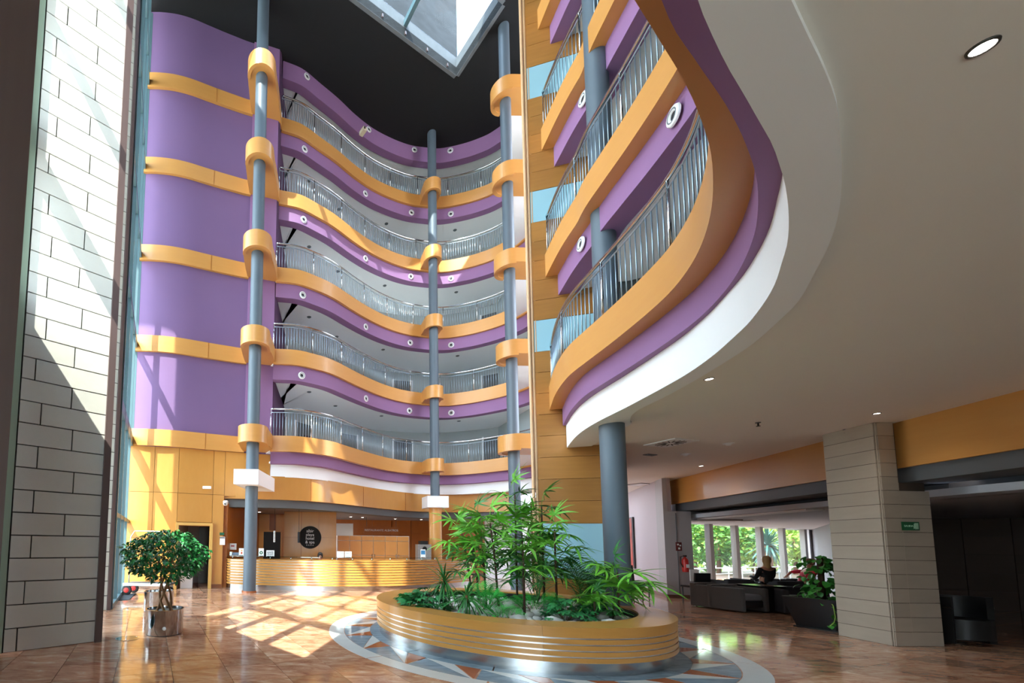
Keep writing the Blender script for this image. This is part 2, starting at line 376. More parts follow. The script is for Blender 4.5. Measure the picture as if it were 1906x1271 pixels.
obj('skylight_glass', MB().prism([P0, P1, P2, P3], ROOF+0.76, ROOF+0.775), glass_mat('skylight_glass_sheet', (0.8, 0.85, 0.87), 0.02), roof)
for i in range(9):
    a = S0+ea*(0.5+i*1.05)+eb*0.02
    obj('curb_bracket', MB().box((a.x, a.y, ROOF+0.12), (0.05, 0.05, 0.12), math.atan2(ea.y, ea.x)), FRAME, roof)
# roof: weathered parapet wall behind the skylight, added unseen sun-limiting block in front
CONC = mat('weathered_render', '#34373a', 0.9, var=1.0, scale=1.0, stretch=(1, 1, 2.5), col2='#0c0d0e', detail=8)
a = S0-eb*0.35-ea*0.42
tag(obj('roof_parapet_wall', MB().prism([a, a+ea*11, a+ea*11-eb*0.3, a-eb*0.3], ROOF+0.35, ROOF+5.0), CONC), 'grey streaked rendered wall seen up through the skylight', 'wall')
a = P3+eb*0.15+ea*(-1.0)
tag(obj('roof_sun_block', MB().prism([a, a+ea*12.5, a+ea*12.5+eb*1.2, a+eb*1.2], ROOF+0.35, ROOF+2.5), CONC), 'unseen low block added on the roof to limit sun through the skylight', 'wall')

# ---- side and front walls that close the hall behind and beside the camera
struct('wall_front', MB().box((5.5, -4.1, 11.5), (15, 0.2, 16.8)).box((16.4, -4.1, 1.9), (27, 0.2, 3.8)).box((30.1, 9, 1.9), (.2, 26, 3.8)).box((-1.3, -4.1, 1.6), (.5, .2, 3.2)), mat('off_white_wall', '#b9b4ab', 0.8))
struct('wall_camera_side', MB().prism([(-1.35, 1.7), (-1.55, 1.7), (-1.55, -4.2), (-1.35, -4.2)], 0, 20), MATS['off_white_wall'])
# oblique glass panels of the sawtooth facade
def dirn(a, b): d = (Vector(b)-Vector(a)); return d.length, d.normalized(), Vector((-d.normalized().y, d.normalized().x))
def glazed(name, a, b, z0, z1, mulls, transoms, fm, bw=0.1, bt=0.13, thick=None):
    L, d, nn = dirn(a, b); a = Vector(a); ang = math.atan2(d.y, d.x)
    root = struct(name, MB().box(((a+d*L/2).x, (a+d*L/2).y, z0+0.05), (L, bt, 0.1), ang), fm)
    for s in mulls:
        p = a+d*s; obj('mullion', MB().box((p.x, p.y, (z0+z1)/2), (bw, bt, z1-z0), ang), fm, root)
    for t in transoms:
        z, hh = (t if isinstance(t, tuple) else (t, 0.14)); p = a+d*L/2; obj('transom', MB().box((p.x, p.y, z), (L, bt*0.9, hh), ang), fm, root)
    zs = sorted([z0]+[t[0] if isinstance(t, tuple) else t for t in transoms]+[z1]); ms = sorted(mulls)
    for i in range(len(zs)-1):
        for j in range(len(ms)-1):
            p = a+d*(ms[j]+ms[j+1])/2; obj('pane', MB().box((p.x, p.y, (zs[i]+zs[i+1])/2), (ms[j+1]-ms[j]-bw, 0.012, zs[i+1]-zs[i]-0.1), ang), GLASS, root)
    return root
glazed('window_1', (-1.41, 1.78), (-4.17, 5.46), 4.9, 19.7, (0.05, 1.16, 2.23, 3.3, 4.55), ((4.95, 0.2), (7.45, 0.42), 9.9, 12.4, 14.9, 17.4), FRAMET, 0.14, 0.16)
struct('wall_below_window', MB().prism([(-1.38, 1.74), (-1.5, 1.65), (-4.25, 5.37), (-4.15, 5.48)], 0, 4.9), FRAMET)
glazed('window_sky_fill', (-1.1, -4.1), (2.9, -4.1), 0, 3.1, [i*2.0 for i in range(3)], [2.3], FRAMET, .1, .12)  # unseen glazing added behind the camera to let sky light into the lobby
# dark pier and green frame at the left edge of the photograph
tag(obj('curtained_pier', MB().prism([(-1.185, 1.66), (-1.185, 1.3), (-1.36, 1.3), (-1.36, 1.66)], 0, 19.7), DARKBR), 'dark grey-brown pier filling the extreme left edge, beside the green frame', 'pier')
def stone_fin(name, a, b, z1, course, label_side, blk=0.78, thick=0.35, seed=1, both=True):
    rnd = random.Random(seed); L, d, nn = dirn(a, b); a = Vector(a); b = Vector(b); back = -nn if nn.y < 0 else nn
    root = struct(name, MB().prism([a+back*0.03, b-d*.01+back*0.03, b-d*.01+back*thick, a+back*thick], 0, z1), STONEJ)
    k = 0; z = 0.0
    while z < z1-0.05:
        h = min(course, z1-z); x = L; off = (blk*0.5 if k % 2 else blk)*(0.9+rnd.random()*0.2)
        while x > 0.02:
            w_ = min(off, x); p = b-d*(L-x)-d*w_/2
            if w_ > 0.06: obj('stone_block', MB().box((p.x+back.x*0.03-back.x*rnd.random()*0.006, p.y+back.y*0.03, z+h/2), (w_-0.016, 0.07, h-0.017), math.atan2(d.y, d.x)), STONE, root)
            x -= off; off = blk
        z += h; k += 1
    return root
dA = Vector((0.785, 0.62)).normalized()
finA_end = Vector((-3.09, 6.42)); finB_end = Vector((-4.22, 9.22))
stone_fin('wall_fin_1', finA_end-dA*1.13, finA_end, 19.7, 0.315, 'near', 0.9, seed=2)
nA_ = Vector((-dA.y, dA.x))
tag(obj('green_frame_post', MB().prism([finA_end-dA*1.14, finA_end-dA*1.34, finA_end-dA*1.34+nA_*.3, finA_end-dA*1.14+nA_*.3], 0, 19.6), FRAMEG), 'pale green upright frame post between dark pier and stone fin', 'frame')
struct('wall_sun_block_1', MB().prism([finA_end-dA*1.36, finA_end-dA*4.1, finA_end-dA*4.1+Vector((-.3, .38)), finA_end-dA*1.36+Vector((-.3, .38))], 0, 22), STONE)  # unseen outer wall, added to shade the next window from the sun
stone_fin('wall_fin_2', finB_end-dA*1.1, finB_end, 19.7, 0.315, 'far', 0.9, seed=5)
struct('wall_sun_block_2', MB().prism([finB_end-dA*1.11, finB_end-dA*2.25, finB_end-dA*2.25+Vector((-.3, .38)), finB_end-dA*1.11+Vector((-.3, .38))], 0, 19.7), STONE)  # added out of view; its length limits the sun reaching the purple wall
struct('trim_1', MB().box((finA_end.x+0.02, finA_end.y+0.03, 9.8), (0.1, 0.13, 19.6), 0.67), FRAME)
struct('trim_2', MB().box((finB_end.x+0.02, finB_end.y+0.03, 9.8), (0.07, 0.12, 19.6), 0.67), FRAME)
glazed('window_2', (finA_end.x-0.05, finA_end.y+0.15), (-4.9, 8.62), 0, 19.7, (0.05, 0.95, 1.9, 2.75), [2.5]+[t-0.3 for t in T], FRAMET, 0.07, 0.1)
glazed('window_3', (finB_end.x-0.03, finB_end.y+0.15), (-5.52, 13.15), 0, 19.7, (0.05, 1.0, 2.0, 3.0, 4.0), ((2.1, 0.1), (4.65, 0.3), (7.8, 0.2), (10.85, 0.2), (13.95, 0.2), (17.0, 0.2)), FRAMET, 0.09, 0.16)
struct('ground_outside', MB().prism([(-60, -60), (60, -60), (60, 90), (-60, 90)], -0.5, -0.32), mat('outdoor_paving', '#a9a294', 0.9))

# ---- purple wall, wooden bands on it, pilaster
PW = [Vector(p) for p in ((-5.55, 13.15), (-5.1, 13.15), (-4.6, 13.2), (-4.1, 13.32), (-3.6, 13.5), (-3.1, 13.68), (-2.6, 13.85), (-2.2, 13.98), (-1.6, 14.12), (-1.12, 14.25))]
PWs = smooth_curve(PW, 40)
wallp = struct('wall_back', MB().between(PWs, offs(PWs, 0.3), T[0]-BAND, ROOF), PURPLEW, 40)
pil = [p for p in PWs if p.x > -2.05]
obj('pilaster', MB().between(offs(pil, -0.05), pil, T[0], ROOF), PURPLE, wallp, 40)
LEVEL = ['first', 'second', 'third', 'fourth', 'fifth']
bandpts = [p for p in PWs if p.x < -1.95]
for k in range(5):
    o = obj('wood_band', MB().between(offs(bandpts, -0.09), offs(bandpts, -0.001), T[k]-BAND, T[k]), WOOD, wallp, 40)
    for xs in (-3.25,):
        q = min(bandpts, key=lambda p: abs(p.x-xs)); i = bandpts.index(q); seg = offs(bandpts, -0.094)[i:i+2]
        obj('band_joint', MB().box(((seg[0].x), seg[0].y, T[k]-BAND/2), (0.008, 0.01, BAND), 0.35), WOODD, o)
# dark return wall behind the left end of the galleries
struct('wall_gallery_end', MB().prism([(-1.12, 14.2), (-1.05, 14.3), (-0.75, 18.5), (-1.1, 18.5)], T[0], ROOF), PURPLED)
# ---- wooden wall below, with doorway
WB = [(-5.5, 13.12), (-4.6, 13.2), (-4.05, 13.36), (-2.95, 13.75), (-2.68, 13.82)]
lowbase = MB()
lowbase.between([Vector((-5.5, 13.17)), Vector((-4.02, 13.41))], [Vector((-5.5, 13.4)), Vector((-4.02, 13.65))], 0, T[0]-BAND)
lowbase.between([Vector((-2.98, 13.8)), Vector((-2.62, 13.9))], [Vector((-2.98, 14.0)), Vector((-2.62, 14.1))], 0, T[0]-BAND)
lowbase.between([Vector((-4.02, 13.41)), Vector((-2.98, 13.8))], [Vector((-4.02, 13.6)), Vector((-2.98, 14.0))], 2.0, T[0]-BAND)
lowbase.between([Vector((-2.62, 13.9)), Vector((-1.15, 14.3))], [Vector((-2.62, 14.1)), Vector((-1.15, 14.5))], 3.0, T[0]-BAND)
wlow = struct('wall_reception', lowbase, WOODD)
def lowpanel(x0, x1, z0, z1):
    def yy(x):
        P = [(-5.5, 13.12), (-4.02, 13.36), (-2.98, 13.75), (-2.62, 13.85), (-1.15, 14.25)]
        for i in range(len(P)-1):
            if x <= P[i+1][0]: t = (x-P[i][0])/(P[i+1][0]-P[i][0]); return P[i][1]+t*(P[i+1][1]-P[i][1])
        return P[-1][1]
    n = 5; A = [Vector((x0+.006+(x1-x0-.012)*i/n, yy(x0+(x1-x0)*i/n))) for i in range(n+1)]
    obj('wood_panel', MB().between(A, offs(A, 0.045), z0+.006, z1-.006), WOODV, wlow)
for x0, x1 in ((-5.5, -4.76), (-4.76, -4.02)):
    for z0, z1 in ((0.12, 1.6), (1.6, 3.05), (3.05, T[0]-BAND)): lowpanel(x0, x1, z0, z1)
lowpanel(-4.02, -2.98, 2.12, 3.05); lowpanel(-4.02, -2.98, 3.05, T[0]-BAND); lowpanel(-2.98, -2.62, 0.12, 3.05); lowpanel(-2.98, -2.62, 3.05, T[0]-BAND)
lowpanel(-2.62, -1.9, 3.02, T[0]-BAND); lowpanel(-1.9, -1.15, 3.02, T[0]-BAND)
struct('baseboard_left', MB().between([Vector((-5.5, 13.11)), Vector((-4.05, 13.35))], [Vector((-5.5, 13.16)), Vector((-4.05, 13.4))], 0, 0.12), STEEL)
dr = struct('door_1', MB().box((-4.0, 13.36, 1.03), (0.09, 0.16, 2.06), 0.33).box((-2.99, 13.72, 1.03), (0.09, 0.16, 2.06), 0.33).box((-3.5, 13.54, 2.06), (1.14, 0.16, 0.09), 0.355), mat('pale_oak', '#d9ab5e', 0.45))
obj('inner_wall', MB().prism([(-4.3, 15.3), (-2.4, 15.9), (-2.4, 16.0), (-4.3, 15.4)], 0, 2.3), mat('grey_lobby_wall', '#8c8683', 0.7), dr)
obj('lift_door', MB().prism([(-3.75, 15.25), (-3.35, 15.38), (-3.35, 15.42), (-3.75, 15.3)], 0, 2.1), mat('dark_lift_door', '#2c2824', 0.3, metal=0.6), dr)
obj('side_wall', MB().prism([(-4.1, 13.6), (-4.0, 13.65), (-4.2, 15.4), (-4.3, 15.4)], 0, 2.3), MATS['grey_lobby_wall'], dr)
obj('white_door_leaf', MB().prism([(-3.9, 13.6), (-3.55, 13.75), (-3.56, 13.79), (-3.92, 13.64)], 0, 0.95), WHITE, dr)
obj('upper_wall', MB().prism([(-4.1, 13.8), (-2.9, 14.1), (-2.4, 15.9), (-4.3, 15.4)], 2.2, 2.3), MATS['grey_lobby_wall'], dr)

# ---- wooden lift tower in the middle with pale blue stripes
TWd = Vector((1, -0.33)).normalized()
TA = Vector((5.16, 9.14)); TB = Vector((6.62, 8.66)); TC = Vector((8.9, 11.5)); TD = Vector((6.85, 11.6))
tower = struct('wall_tower', MB().prism([TA+Vector((.02, .06)), TB+Vector((0, .06)), TC, TD], 0, ROOF), WOODD)
stripes = [(0.85, 2.02), (5.88, 6.61), (8.96, 9.72), (12.05, 12.86), (15.1, 15.9), (18.2, 18.95)]
edges = [0.0]+[v for s_ in stripes for v in s_]+[ROOF]
tang = math.atan2(TWd.y, TWd.x)
for i in range(len(edges)-1):
    z0, z1 = edges[i], edges[i+1]; blue = i % 2 == 1
    n = 1 if blue else max(1, round((z1-z0)/0.5)); ln = (TB-TA).length
    for k in range(n):
        a0 = z0+(z1-z0)*k/n; a1 = z0+(z1-z0)*(k+1)/n; mid = (TA+TB)/2
        d_ = 0.05 if blue else 0.06
        obj('blue_panel' if blue else 'wood_panel', MB().box((mid.x, mid.y+0.03, (a0+a1)/2), (ln, d_, a1-a0-0.008), tang), BLUEP if blue else WOODH, tower)
TRIM = mat('pale_wood_trim', '#c9a27a', 0.45)
for i, (x, r) in enumerate(((5.08, 0.035), (5.15, 0.03), (5.21, 0.025))):
    struct('trim_%d' % (i+3), MB().cyl((x, 9.17-0.01*i), r, 0, ROOF, 12), TRIM, 40)

# ---- lobby ceiling at the right, wall of the galleries behind the rails
SB = [(5.98, 7.75), (5.75, 7.45), (5.66, 7.12), (5.52, 6.95), (5.29, 6.63), (5.16, 6.27), (5.09, 5.79), (4.95, 5.17), (4.79, 4.63), (4.64, 4.20), (4.42, 3.78), (4.21, 3.43), (3.88, 3.04), (3.66, 2.79), (3.45, 2.58), (3.25, 2.40), (3.04, 2.23), (2.83, 2.07), (2.53, 1.85), (2.25, 1.68), (1.98, 1.53), (1.68, 1.35), (1.42, 1.12), (1.25, 0.7), (1.2, -0.5), (1.2, -2), (1.2, -4.1)]
SBs = smooth_curve(SB, 90)
ZC = 3.69
ceil_poly = [(p.x, p.y) for p in SBs]+[(30, -4.1), (30, 5.0), (10.2, 6.2), (10.4, 8.2), (12.6, 14.6), (15.0, 19.5), (13.5, 19.5), (8.2, 11.3), (5.9, 8.85)]
struct('ceiling_lobby', MB().prism(ceil_poly, ZC, ZC+0.1), CEIL)

# ================================================================== GALLERIES (balconies)
bal_me = {}
def railing(parent, Cv, z, inset, step, label, hmain=0.92, hsub=0.80, posts=1.45, skip=0.0):
    rc = offs(Cv, inset); L = curve_len(rc)
    top = [Vector((p.x, p.y, z+hmain)) for p in rc]
    r = obj('railing', MB().tube(top, 0.028, 8), CHROME, parent, 180)
    obj('lower_rail', MB().tube([Vector((p.x, p.y, z+hsub)) for p in rc], 0.014, 6), RAILM, r, 180)
    if 'b' not in bal_me:
        bal_me['b'] = mesh_of('baluster', MB().cyl((0, 0), 0.009, 0, hsub, 6), RAILM, True)
        bal_me['p'] = mesh_of('rail_post', MB().cyl((0, 0), 0.02, 0, hmain, 8), CHROME, True)
    n = int(L/step)
    pn = max(1, round(posts/step)); base = parent_loc(parent)
    for i in range(n+1):
        p, t = at_len(rc, min(L-0.001, i*L/n))
        o = bpy.data.objects.new('rail_post' if i % pn == 0 else 'baluster', bal_me['p' if i % pn == 0 else 'b'])
        C.objects.link(o); o.parent = r; o.location = Vector((p.x, p.y, z-0.01))-base
    return r
SPK = {}
def speaker(loc, nrm, label):
    """round white ring fitting with a dark cone, facing nrm"""
    if not SPK:
        a = MB().lathe((0, 0, 0), [(0.055, 0.0), (0.062, 0.02), (0.09, 0.028), (0.125, 0.018), (0.13, -0.01)], 24); SPK['ring'] = mesh_of('ring', a, mat('fitting_white', '#e8ecee', 0.4), True)
        b = MB().lathe((0, 0, 0), [(0.001, 0.012), (0.03, 0.014), (0.058, 0.002), (0.06, -0.01)], 20); SPK['cone'] = mesh_of('cone', b, mat('fitting_black', '#15181c', 0.4), True)
        c = MB().lathe((0, 0, 0), [(0.075, 0.0285), (0.08, 0.031), (0.088, 0.031), (0.092, 0.0275)], 24); SPK['groove'] = mesh_of('groove', c, mat('fitting_grey', '#707a80', 0.4), True)
    t = thing('round_speaker', label, 'speaker', loc, 'round speakers on the purple fascias')
    q = Vector(nrm).to_track_quat('Z', 'Y').to_matrix().to_4x4()
    for k in ('ring', 'cone', 'groove'):
        o = bpy.data.objects.new(k, SPK[k]); C.objects.link(o); o.parent = t; o.matrix_local = q
LN = ['first', 'second', 'third', 'fourth', 'fifth']
for k in range(5):
    Cv = back_curve(k/4.0); z = T[k]
    g = thing('gallery', '%s gallery from the bottom on the far wavy side, wooden band over a purple fascia' % LN[k], 'balcony', (Cv[0].x, Cv[0].y, z-BAND), 'far galleries')
    obj('wood_band', MB().between(Cv, offs(Cv, 0.10), z-BAND, z), WOOD, g, 40)
    zp = z-0.9 if k == 0 else z-1.04
    pz = obj('purple_fascia', MB().between(offs(Cv, 0.11 if k else 0.2), offs(Cv, 0.42), zp, z-BAND+0.02), PURPLE, g, 40)
    if k == 0:
        obj('white_fascia', MB().between(offs(Cv, 0.42), offs(Cv, 0.9), 3.72, zp+0.01), WHITE, g, 40)
    BK = offs(Cv, 3.2); BK[0] = BK[0]+Vector((-1.5, .2))
    obj('floor_slab', MB().between(offs(Cv, 0.101), BK, z-BAND+0.02, z-BAND+0.14), SOFF, g, 40, label='pale floor slab')
    obj('soffit', MB().between(offs(Cv, 0.4), BK, zp+0.06, zp+0.12), SOFF, g, 40, label='smooth pale grey soffit')
    railing(g, Cv, z, 0.05, 0.1, '')
    # fittings on the fascia
    face = offs(Cv, 0.11 if k else 0.2)
    if k:
        names = ['at its left end', 'on its falling slope', 'just left of the middle column', 'just right of the middle column', 'at its right end']
        for s, nm in zip((0.09, 0.36, 0.565, 0.71, 0.9), names):
            i = int(s*(len(face)-1)); t_ = (face[i+1]-face[i]).normalized(); n_ = Vector((t_.y, -t_.x, 0))
            p = face[i]; speaker((p.x+n_.x*0.008, p.y+n_.y*0.008, z-0.83), n_, 'round white speaker on the %s far purple fascia, %s' % (LN[k], nm))
    else:
        i0 = 0
# top purple fascia under the black roof
Cv = back_curve(1.05); g = thing('roof_fascia', 'purple wavy fascia under the black roof on the far side', 'fascia', (Cv[0].x, Cv[0].y, 19.0))
obj('purple_fascia', MB().between(offs(Cv, 0.02), offs(Cv, 0.35), 19.03, ROOF-0.002), PURPLE, g, 40)
obj('soffit', MB().between(offs(Cv, 0.33), offs(Cv, 3.2), 19.1, 19.16), SOFF, g, 40)
for s, nm in zip((0.09, 0.37, 0.57, 0.71), ('near the left end', 'above the slope', 'left of the middle column', 'right of the middle column')):
    face = offs(Cv, 0.02); i = int(s*(len(face)-1)); t_ = (face[i+1]-face[i]).normalized(); n_ = Vector((t_.y, -t_.x, 0))
    speaker((face[i].x+n_.x*0.008, face[i].y+n_.y*0.008, 19.55), n_, 'round white speaker on the purple fascia under the black roof, %s' % nm)
# wall behind the far galleries
Cb = offs(back_curve(0.5), 2.9)
wg = struct('wall_gallery', MB().between(Cb, offs(Cb, 0.2), T[0]-BAND, ROOF), GREYW, 40)
DOORM = mat('gallery_door', '#5a5f62', 0.6); REDPAN = mat('dark_red_panel', '#3f1f22', 0.6)
for k in range(5):
    zf = T[k]-BAND+0.14
    for j, s in enumerate((0.12, 0.3, 0.47, 0.63, 0.8)):
        i = int(s*(len(Cb)-1)); p = Cb[i]; t_ = (Cb[i+1]-Cb[i]).normalized(); n_ = Vector((t_.y, -t_.x)); c = p+n_*0.03
        d = obj('gallery_door', MB().box((c.x, c.y, zf+1.02), (0.9, 0.07, 2.04), math.atan2(t_.y, t_.x)), DOORM, wg)
        obj('door_frame', MB().box((c.x-t_.x*.5, c.y-t_.y*.5, zf+1.05), (0.08, 0.1, 2.1), math.atan2(t_.y, t_.x)).box((c.x+t_.x*.5, c.y+t_.y*.5, zf+1.05), (0.08, 0.1, 2.1), math.atan2(t_.y, t_.x)), WHITE, d)
# dark red picture panels on the first gallery
for j, x in enumerate((0.1, 0.75, 1.35)):
    i = min(range(len(Cb)), key=lambda q: abs(Cb[q].x-x)); p = Cb[i]; t_ = (Cb[i+1]-Cb[i]).normalized()
    tag(obj('wall_hanging', MB().box((p.x+t_.y*.06, p.y-t_.x*.06, T[0]+0.75), (0.5, 0.04, 0.8), math.atan2(t_.y, t_.x)), REDPAN), 'dark red hanging on the first gallery wall, %s of three' % ('leftmost', 'middle one', 'rightmost')[j], 'wall hanging', 'dark red hangings')
# small grey ceiling spots and detectors under the far galleries
spot_me = mesh_of('downlight', MB().lathe((0, 0, 0), [(0.0, 0.0), (0.05, -0.004), (0.075, -0.012), (0.085, 0.0)], 16), mat('fitting_dark_grey', '#5b6468', 0.5), True)
for k in range(5):
    Cv = back_curve(k/4.0)
    for s, dd, nm in ((0.16, 1.0, 'near the left end'), (0.33, 1.3, 'on the slope'), (0.5, 0.9, 'left of the middle column'), (0.73, 1.0, 'right of the middle column')):
        p = offs(Cv, dd)[int(s*109)]; o = bpy.data.objects.new('downlight', spot_me); C.objects.link(o)
        o.location = (p.x, p.y, (T[k]-0.84 if k == 0 else T[k]-0.98)); tag(o, 'small grey downlight under the %s far gallery, %s' % (LN[k], nm), 'downlight', 'downlights under the far galleries')

# ---- right galleries
WF = [(5.69, 8.93), (5.36, 8.2), (5.14, 7.6), (5.0, 7.0), (4.91, 6.3), (4.83, 5.8), (4.77, 5.45), (4.67, 4.98), (4.50, 4.48), (4.29, 4.03), (4.16, 3.78), (3.95, 3.46), (3.75, 3.2), (3.52, 2.95), (3.32, 2.74), (3.05, 2.50), (2.80, 2.30), (2.62, 2.17), (2.43, 2.04), (2.23, 1.92), (2.03, 1.80), (1.86, 1.70), (1.64, 1.56), (1.42, 1.40), (1.18, 1.12), (1.0, .6), (.95, -.5), (.95, -2), (.95, -3.9)]
WFS = offs(smooth_curve(WF, 130), 0.04)
for k in range(5):
    Cv = right_curve(k); z = T[k]
    g = thing('gallery', '%s gallery from the bottom on the near right side, curved wooden band over purple' % LN[k], 'balcony', (Cv[0].x, Cv[0].y, z-BAND), 'near right galleries')
    def voff(f, far, near):
        return [p+(q-p)*((near+(far-near)*max(0, min(1, (p.x-1.8)/1.7)))) for p, q in zip(f, offs(f, 1.0))]
    OB = voff(Cv, .24, .16)
    obj('wood_band', MB().between(Cv, OB, z-BAND, z), WOOD, g, 40)
    zp = 4.15 if k == 0 else z-1.0
    wdt = 0.42 if k == 0 else 0.62
    obj('purple_fascia', MB().between(OB, WFS if k == 0 else voff(Cv, .62, .4), zp, z-BAND+0.01), PURPLE, g, 40)
    if k == 0:
        WFs = smooth_curve(WF, 120); SB2 = [Vector((6.1, 8.75)), Vector((5.95, 8.2)), Vector((5.9, 7.95)), Vector((6.0, 7.8))]+[Vector(p) for p in SB[1:]]
        SB2s = smooth_curve(SB2, 120)
        obj('white_fascia', MB().between(WFs, SB2s, 3.655, zp+0.002), WHITE, g, 40)
        obj('upper_fill', MB().between(offs(Cv, 0.4), offs(Cv, 0.9), 4.14, z-BAND), SOFF, g)
    Cs = offs(Cv, 0.21)
    obj('floor_slab', MB().prism([(p.x, p.y) for p in Cs[:-10:2]]+[(9.4, -2.5), (9.4, 8.0), (6.6, 8.6)], z-BAND+0.02, z-BAND+0.14), SOFF, g, label='pale floor slab')
    if k:
        Cs = offs(Cv, 0.55)
        obj('soffit', MB().prism([(p.x, p.y) for p in Cs[:-10:2]]+[(9.4, -2.5), (9.4, 8.0), (6.6, 8.6)], z-0.93, z-0.87), SOFF, g, label='smooth pale grey soffit')
    railing(g, Cv[:int(len(Cv)*0.8)], z, 0.06, 0.115, '')
    if k:
        face = offs(Cv, 0.2); ys = {1: (7.7, 5.2), 2: (7.75,), 3: (6.5,), 4: (6.5,)}[k]
        for yv in ys:
            i = min(range(90), key=lambda q: abs(face[q].y-yv)); t_ = (face[i+1]-face[i]).normalized(); n_ = Vector((t_.y, -t_.x, 0))
            speaker((face[i].x+n_.x*.008, face[i].y+n_.y*.008, z-0.76), n_, 'round white speaker on the %s near right purple fascia%s' % (LN[k], {7.7: ', close to the wooden tower', 5.2: ', the larger one further along'}.get(yv, '')))
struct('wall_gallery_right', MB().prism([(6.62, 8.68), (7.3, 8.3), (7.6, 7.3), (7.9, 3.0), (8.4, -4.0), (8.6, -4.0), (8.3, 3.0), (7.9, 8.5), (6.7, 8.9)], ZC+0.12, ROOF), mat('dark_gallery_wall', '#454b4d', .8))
struct('wall_gallery_far_right', MB().prism([(9.25, 13.95), (9.5, 13.95), (9.6, 20.5), (9.3, 20.5)], 3.7, ROOF), GREYW)
# ---- columns
def stadium(c, r, arms, n=20):
    """front half circle of radius r round c, closed by the given end points of the two arms"""
    pts = [(c[0]+r*math.cos(PI+PI*i/n), c[1]+r*math.sin(PI+PI*i/n)) for i in range(n+1)]
    return pts+arms
def column(c, r, z0, z1, label, group=None):
    t = thing('column', label, 'column', (c[0], c[1], z0), group); return t
colL, colM, colR, colN = (-1.58, 12.78), (5.48, 17.3), (6.82, 13.42), (5.37, 7.18)
t = column(colL, .2, 0, 0, 'blue-grey round column standing in front of the left of the reception counter, five wooden collars')
obj('shaft', MB().cyl(colL, 0.195, 0.03, ROOF, 36), COLM, t, 40); obj('base_ring', MB().cyl(colL, 0.225, 0, 0.06, 36), MARB_R, t, 40)
obj('white_block', MB().prism([(-2.06, 12.25), (-1.33, 12.25), (-0.93, 14.25), (-1.7, 14.35)], 3.21, 3.66), WHITE, t)
for k in range(5):
    arms = [(-1.11, 13.1), (-1.06, 13.5), (-1.0, 14.55), (-1.25, 14.55), (-2.05, 14.05), (-2.06, 13.5)]
    c_ = (colL[0]+0.0, colL[1]-0.02); bx = stadium(c_, 0.46, arms)
    cb = obj('wooden_collar', MB().prism(bx, T[k]-BAND+0.05, T[k]), WOOD, t, 40)
    inner = stadium(c_, 0.36, [(-1.2, 13.1), (-1.15, 13.5), (-1.1, 14.5), (-1.95, 14.0), (-1.95, 13.5)])
    obj('collar_lip', MB().between([Vector(p) for p in bx[:22]], [Vector(p) for p in (stadium(c_, 0.36, [(-1.2, 13.1)])[:22])], T[k]-BAND, T[k]-BAND+0.05), WOOD, cb, 40)
t = column(colM, .2, 0, 0, 'round column in the middle of the far curve, wooden below and blue-grey above its white block')
obj('shaft', MB().cyl(colM, 0.185, 3.4, ROOF, 36), COLM, t, 40); obj('wooden_shaft', MB().cyl(colM, 0.25, 0, 3.02, 36), WOOD, t, 40)
obj('white_block', MB().box((colM[0], colM[1]+0.02, 3.25), (0.86, 0.8, 0.47)), WHITE, t)
for k in range(5):
    bx = stadium(colM, 0.37, [(colM[0]+0.37, 18.05), (colM[0]-0.37, 18.05)])
    cb = obj('wooden_collar', MB().prism(bx, T[k]-BAND+0.05, T[k]), WOOD, t, 40)
    obj('collar_lip', MB().between([Vector(p) for p in bx[:21]], [Vector(p) for p in stadium(colM, 0.28, [])], T[k]-BAND, T[k]-BAND+0.05), WOOD, cb, 40)
t = column(colR, .2, 0, 0, 'blue-grey round column behind the planter palms, left of the wooden tower, its collars running right')
obj('shaft', MB().cyl(colR, 0.175, 0, ROOF, 36), COLM, t, 40)
for k in range(5):
    r = 0.47; pts = [(colR[0]+r*math.cos(PI/2+PI*i/22), colR[1]+r*math.sin(PI/2+PI*i/22)) for i in range(23)]+[(9.3, colR[1]-r), (9.3, colR[1]+r)]
    cb = obj('wooden_collar', MB().prism(pts, T[k]-BAND+0.05, T[k]), WOOD, t, 40)
    p2 = [(colR[0]+.36*math.cos(PI/2+PI*i/22), colR[1]+.36*math.sin(PI/2+PI*i/22)) for i in range(23)]
    obj('collar_lip', MB().between([Vector(p) for p in pts[:23]], [Vector(p) for p in p2], T[k]-BAND, T[k]-BAND+0.05), WOOD, cb, 40)
    obj('walkway_slab', MB().prism([(colR[0], colR[1]+.3), (9.3, colR[1]+.3), (9.3, 16.4), (8.5, 16.4)], T[k]-BAND+.06, T[k]-BAND+.2), SOFF, t)
t = column(colN, .2, 0, 0, 'thick blue-grey column rising from the right side of the planter')
obj('shaft', MB().cyl(colN, 0.185, 0.2, ROOF, 40), COLM, t, 40)
# ================================================================== RECEPTION
GY = lambda L, z: [at_z(x, y, z) for x, y in L]
LOWC = [Vector((-2.75, 13.92)), Vector((-1.9, 13.98)), Vector((-0.6, 14.12)), Vector((0.5, 14.6)), Vector((1.7, 15.6)), Vector((2.9, 16.8)), Vector((4.2, 17.9)), Vector((5.4, 18.45)), Vector((6.6, 18.5)), Vector((7.8, 18.1)), Vector((9.0, 17.3))]
LC = smooth_curve(LOWC, 80)
wf = struct('wall_fascia', MB().between(LC, offs(LC, 0.25), 2.95, 3.74), WOODV, 40)
for s in (18, 34, 50):
    p = offs(LC, -0.004)[s]; t_ = (LC[s+1]-LC[s]).normalized(); obj('panel_joint', MB().box((p.x, p.y, 3.33), (0.012, 0.012, 0.76), math.atan2(t_.y, t_.x)), WOODD, wf)
LC2 = offs(LC, 0.12)
obj('grey_fascia', MB().between(LC2, offs(LC, 0.6), 2.68, 2.95), GREYF, wf, 40)
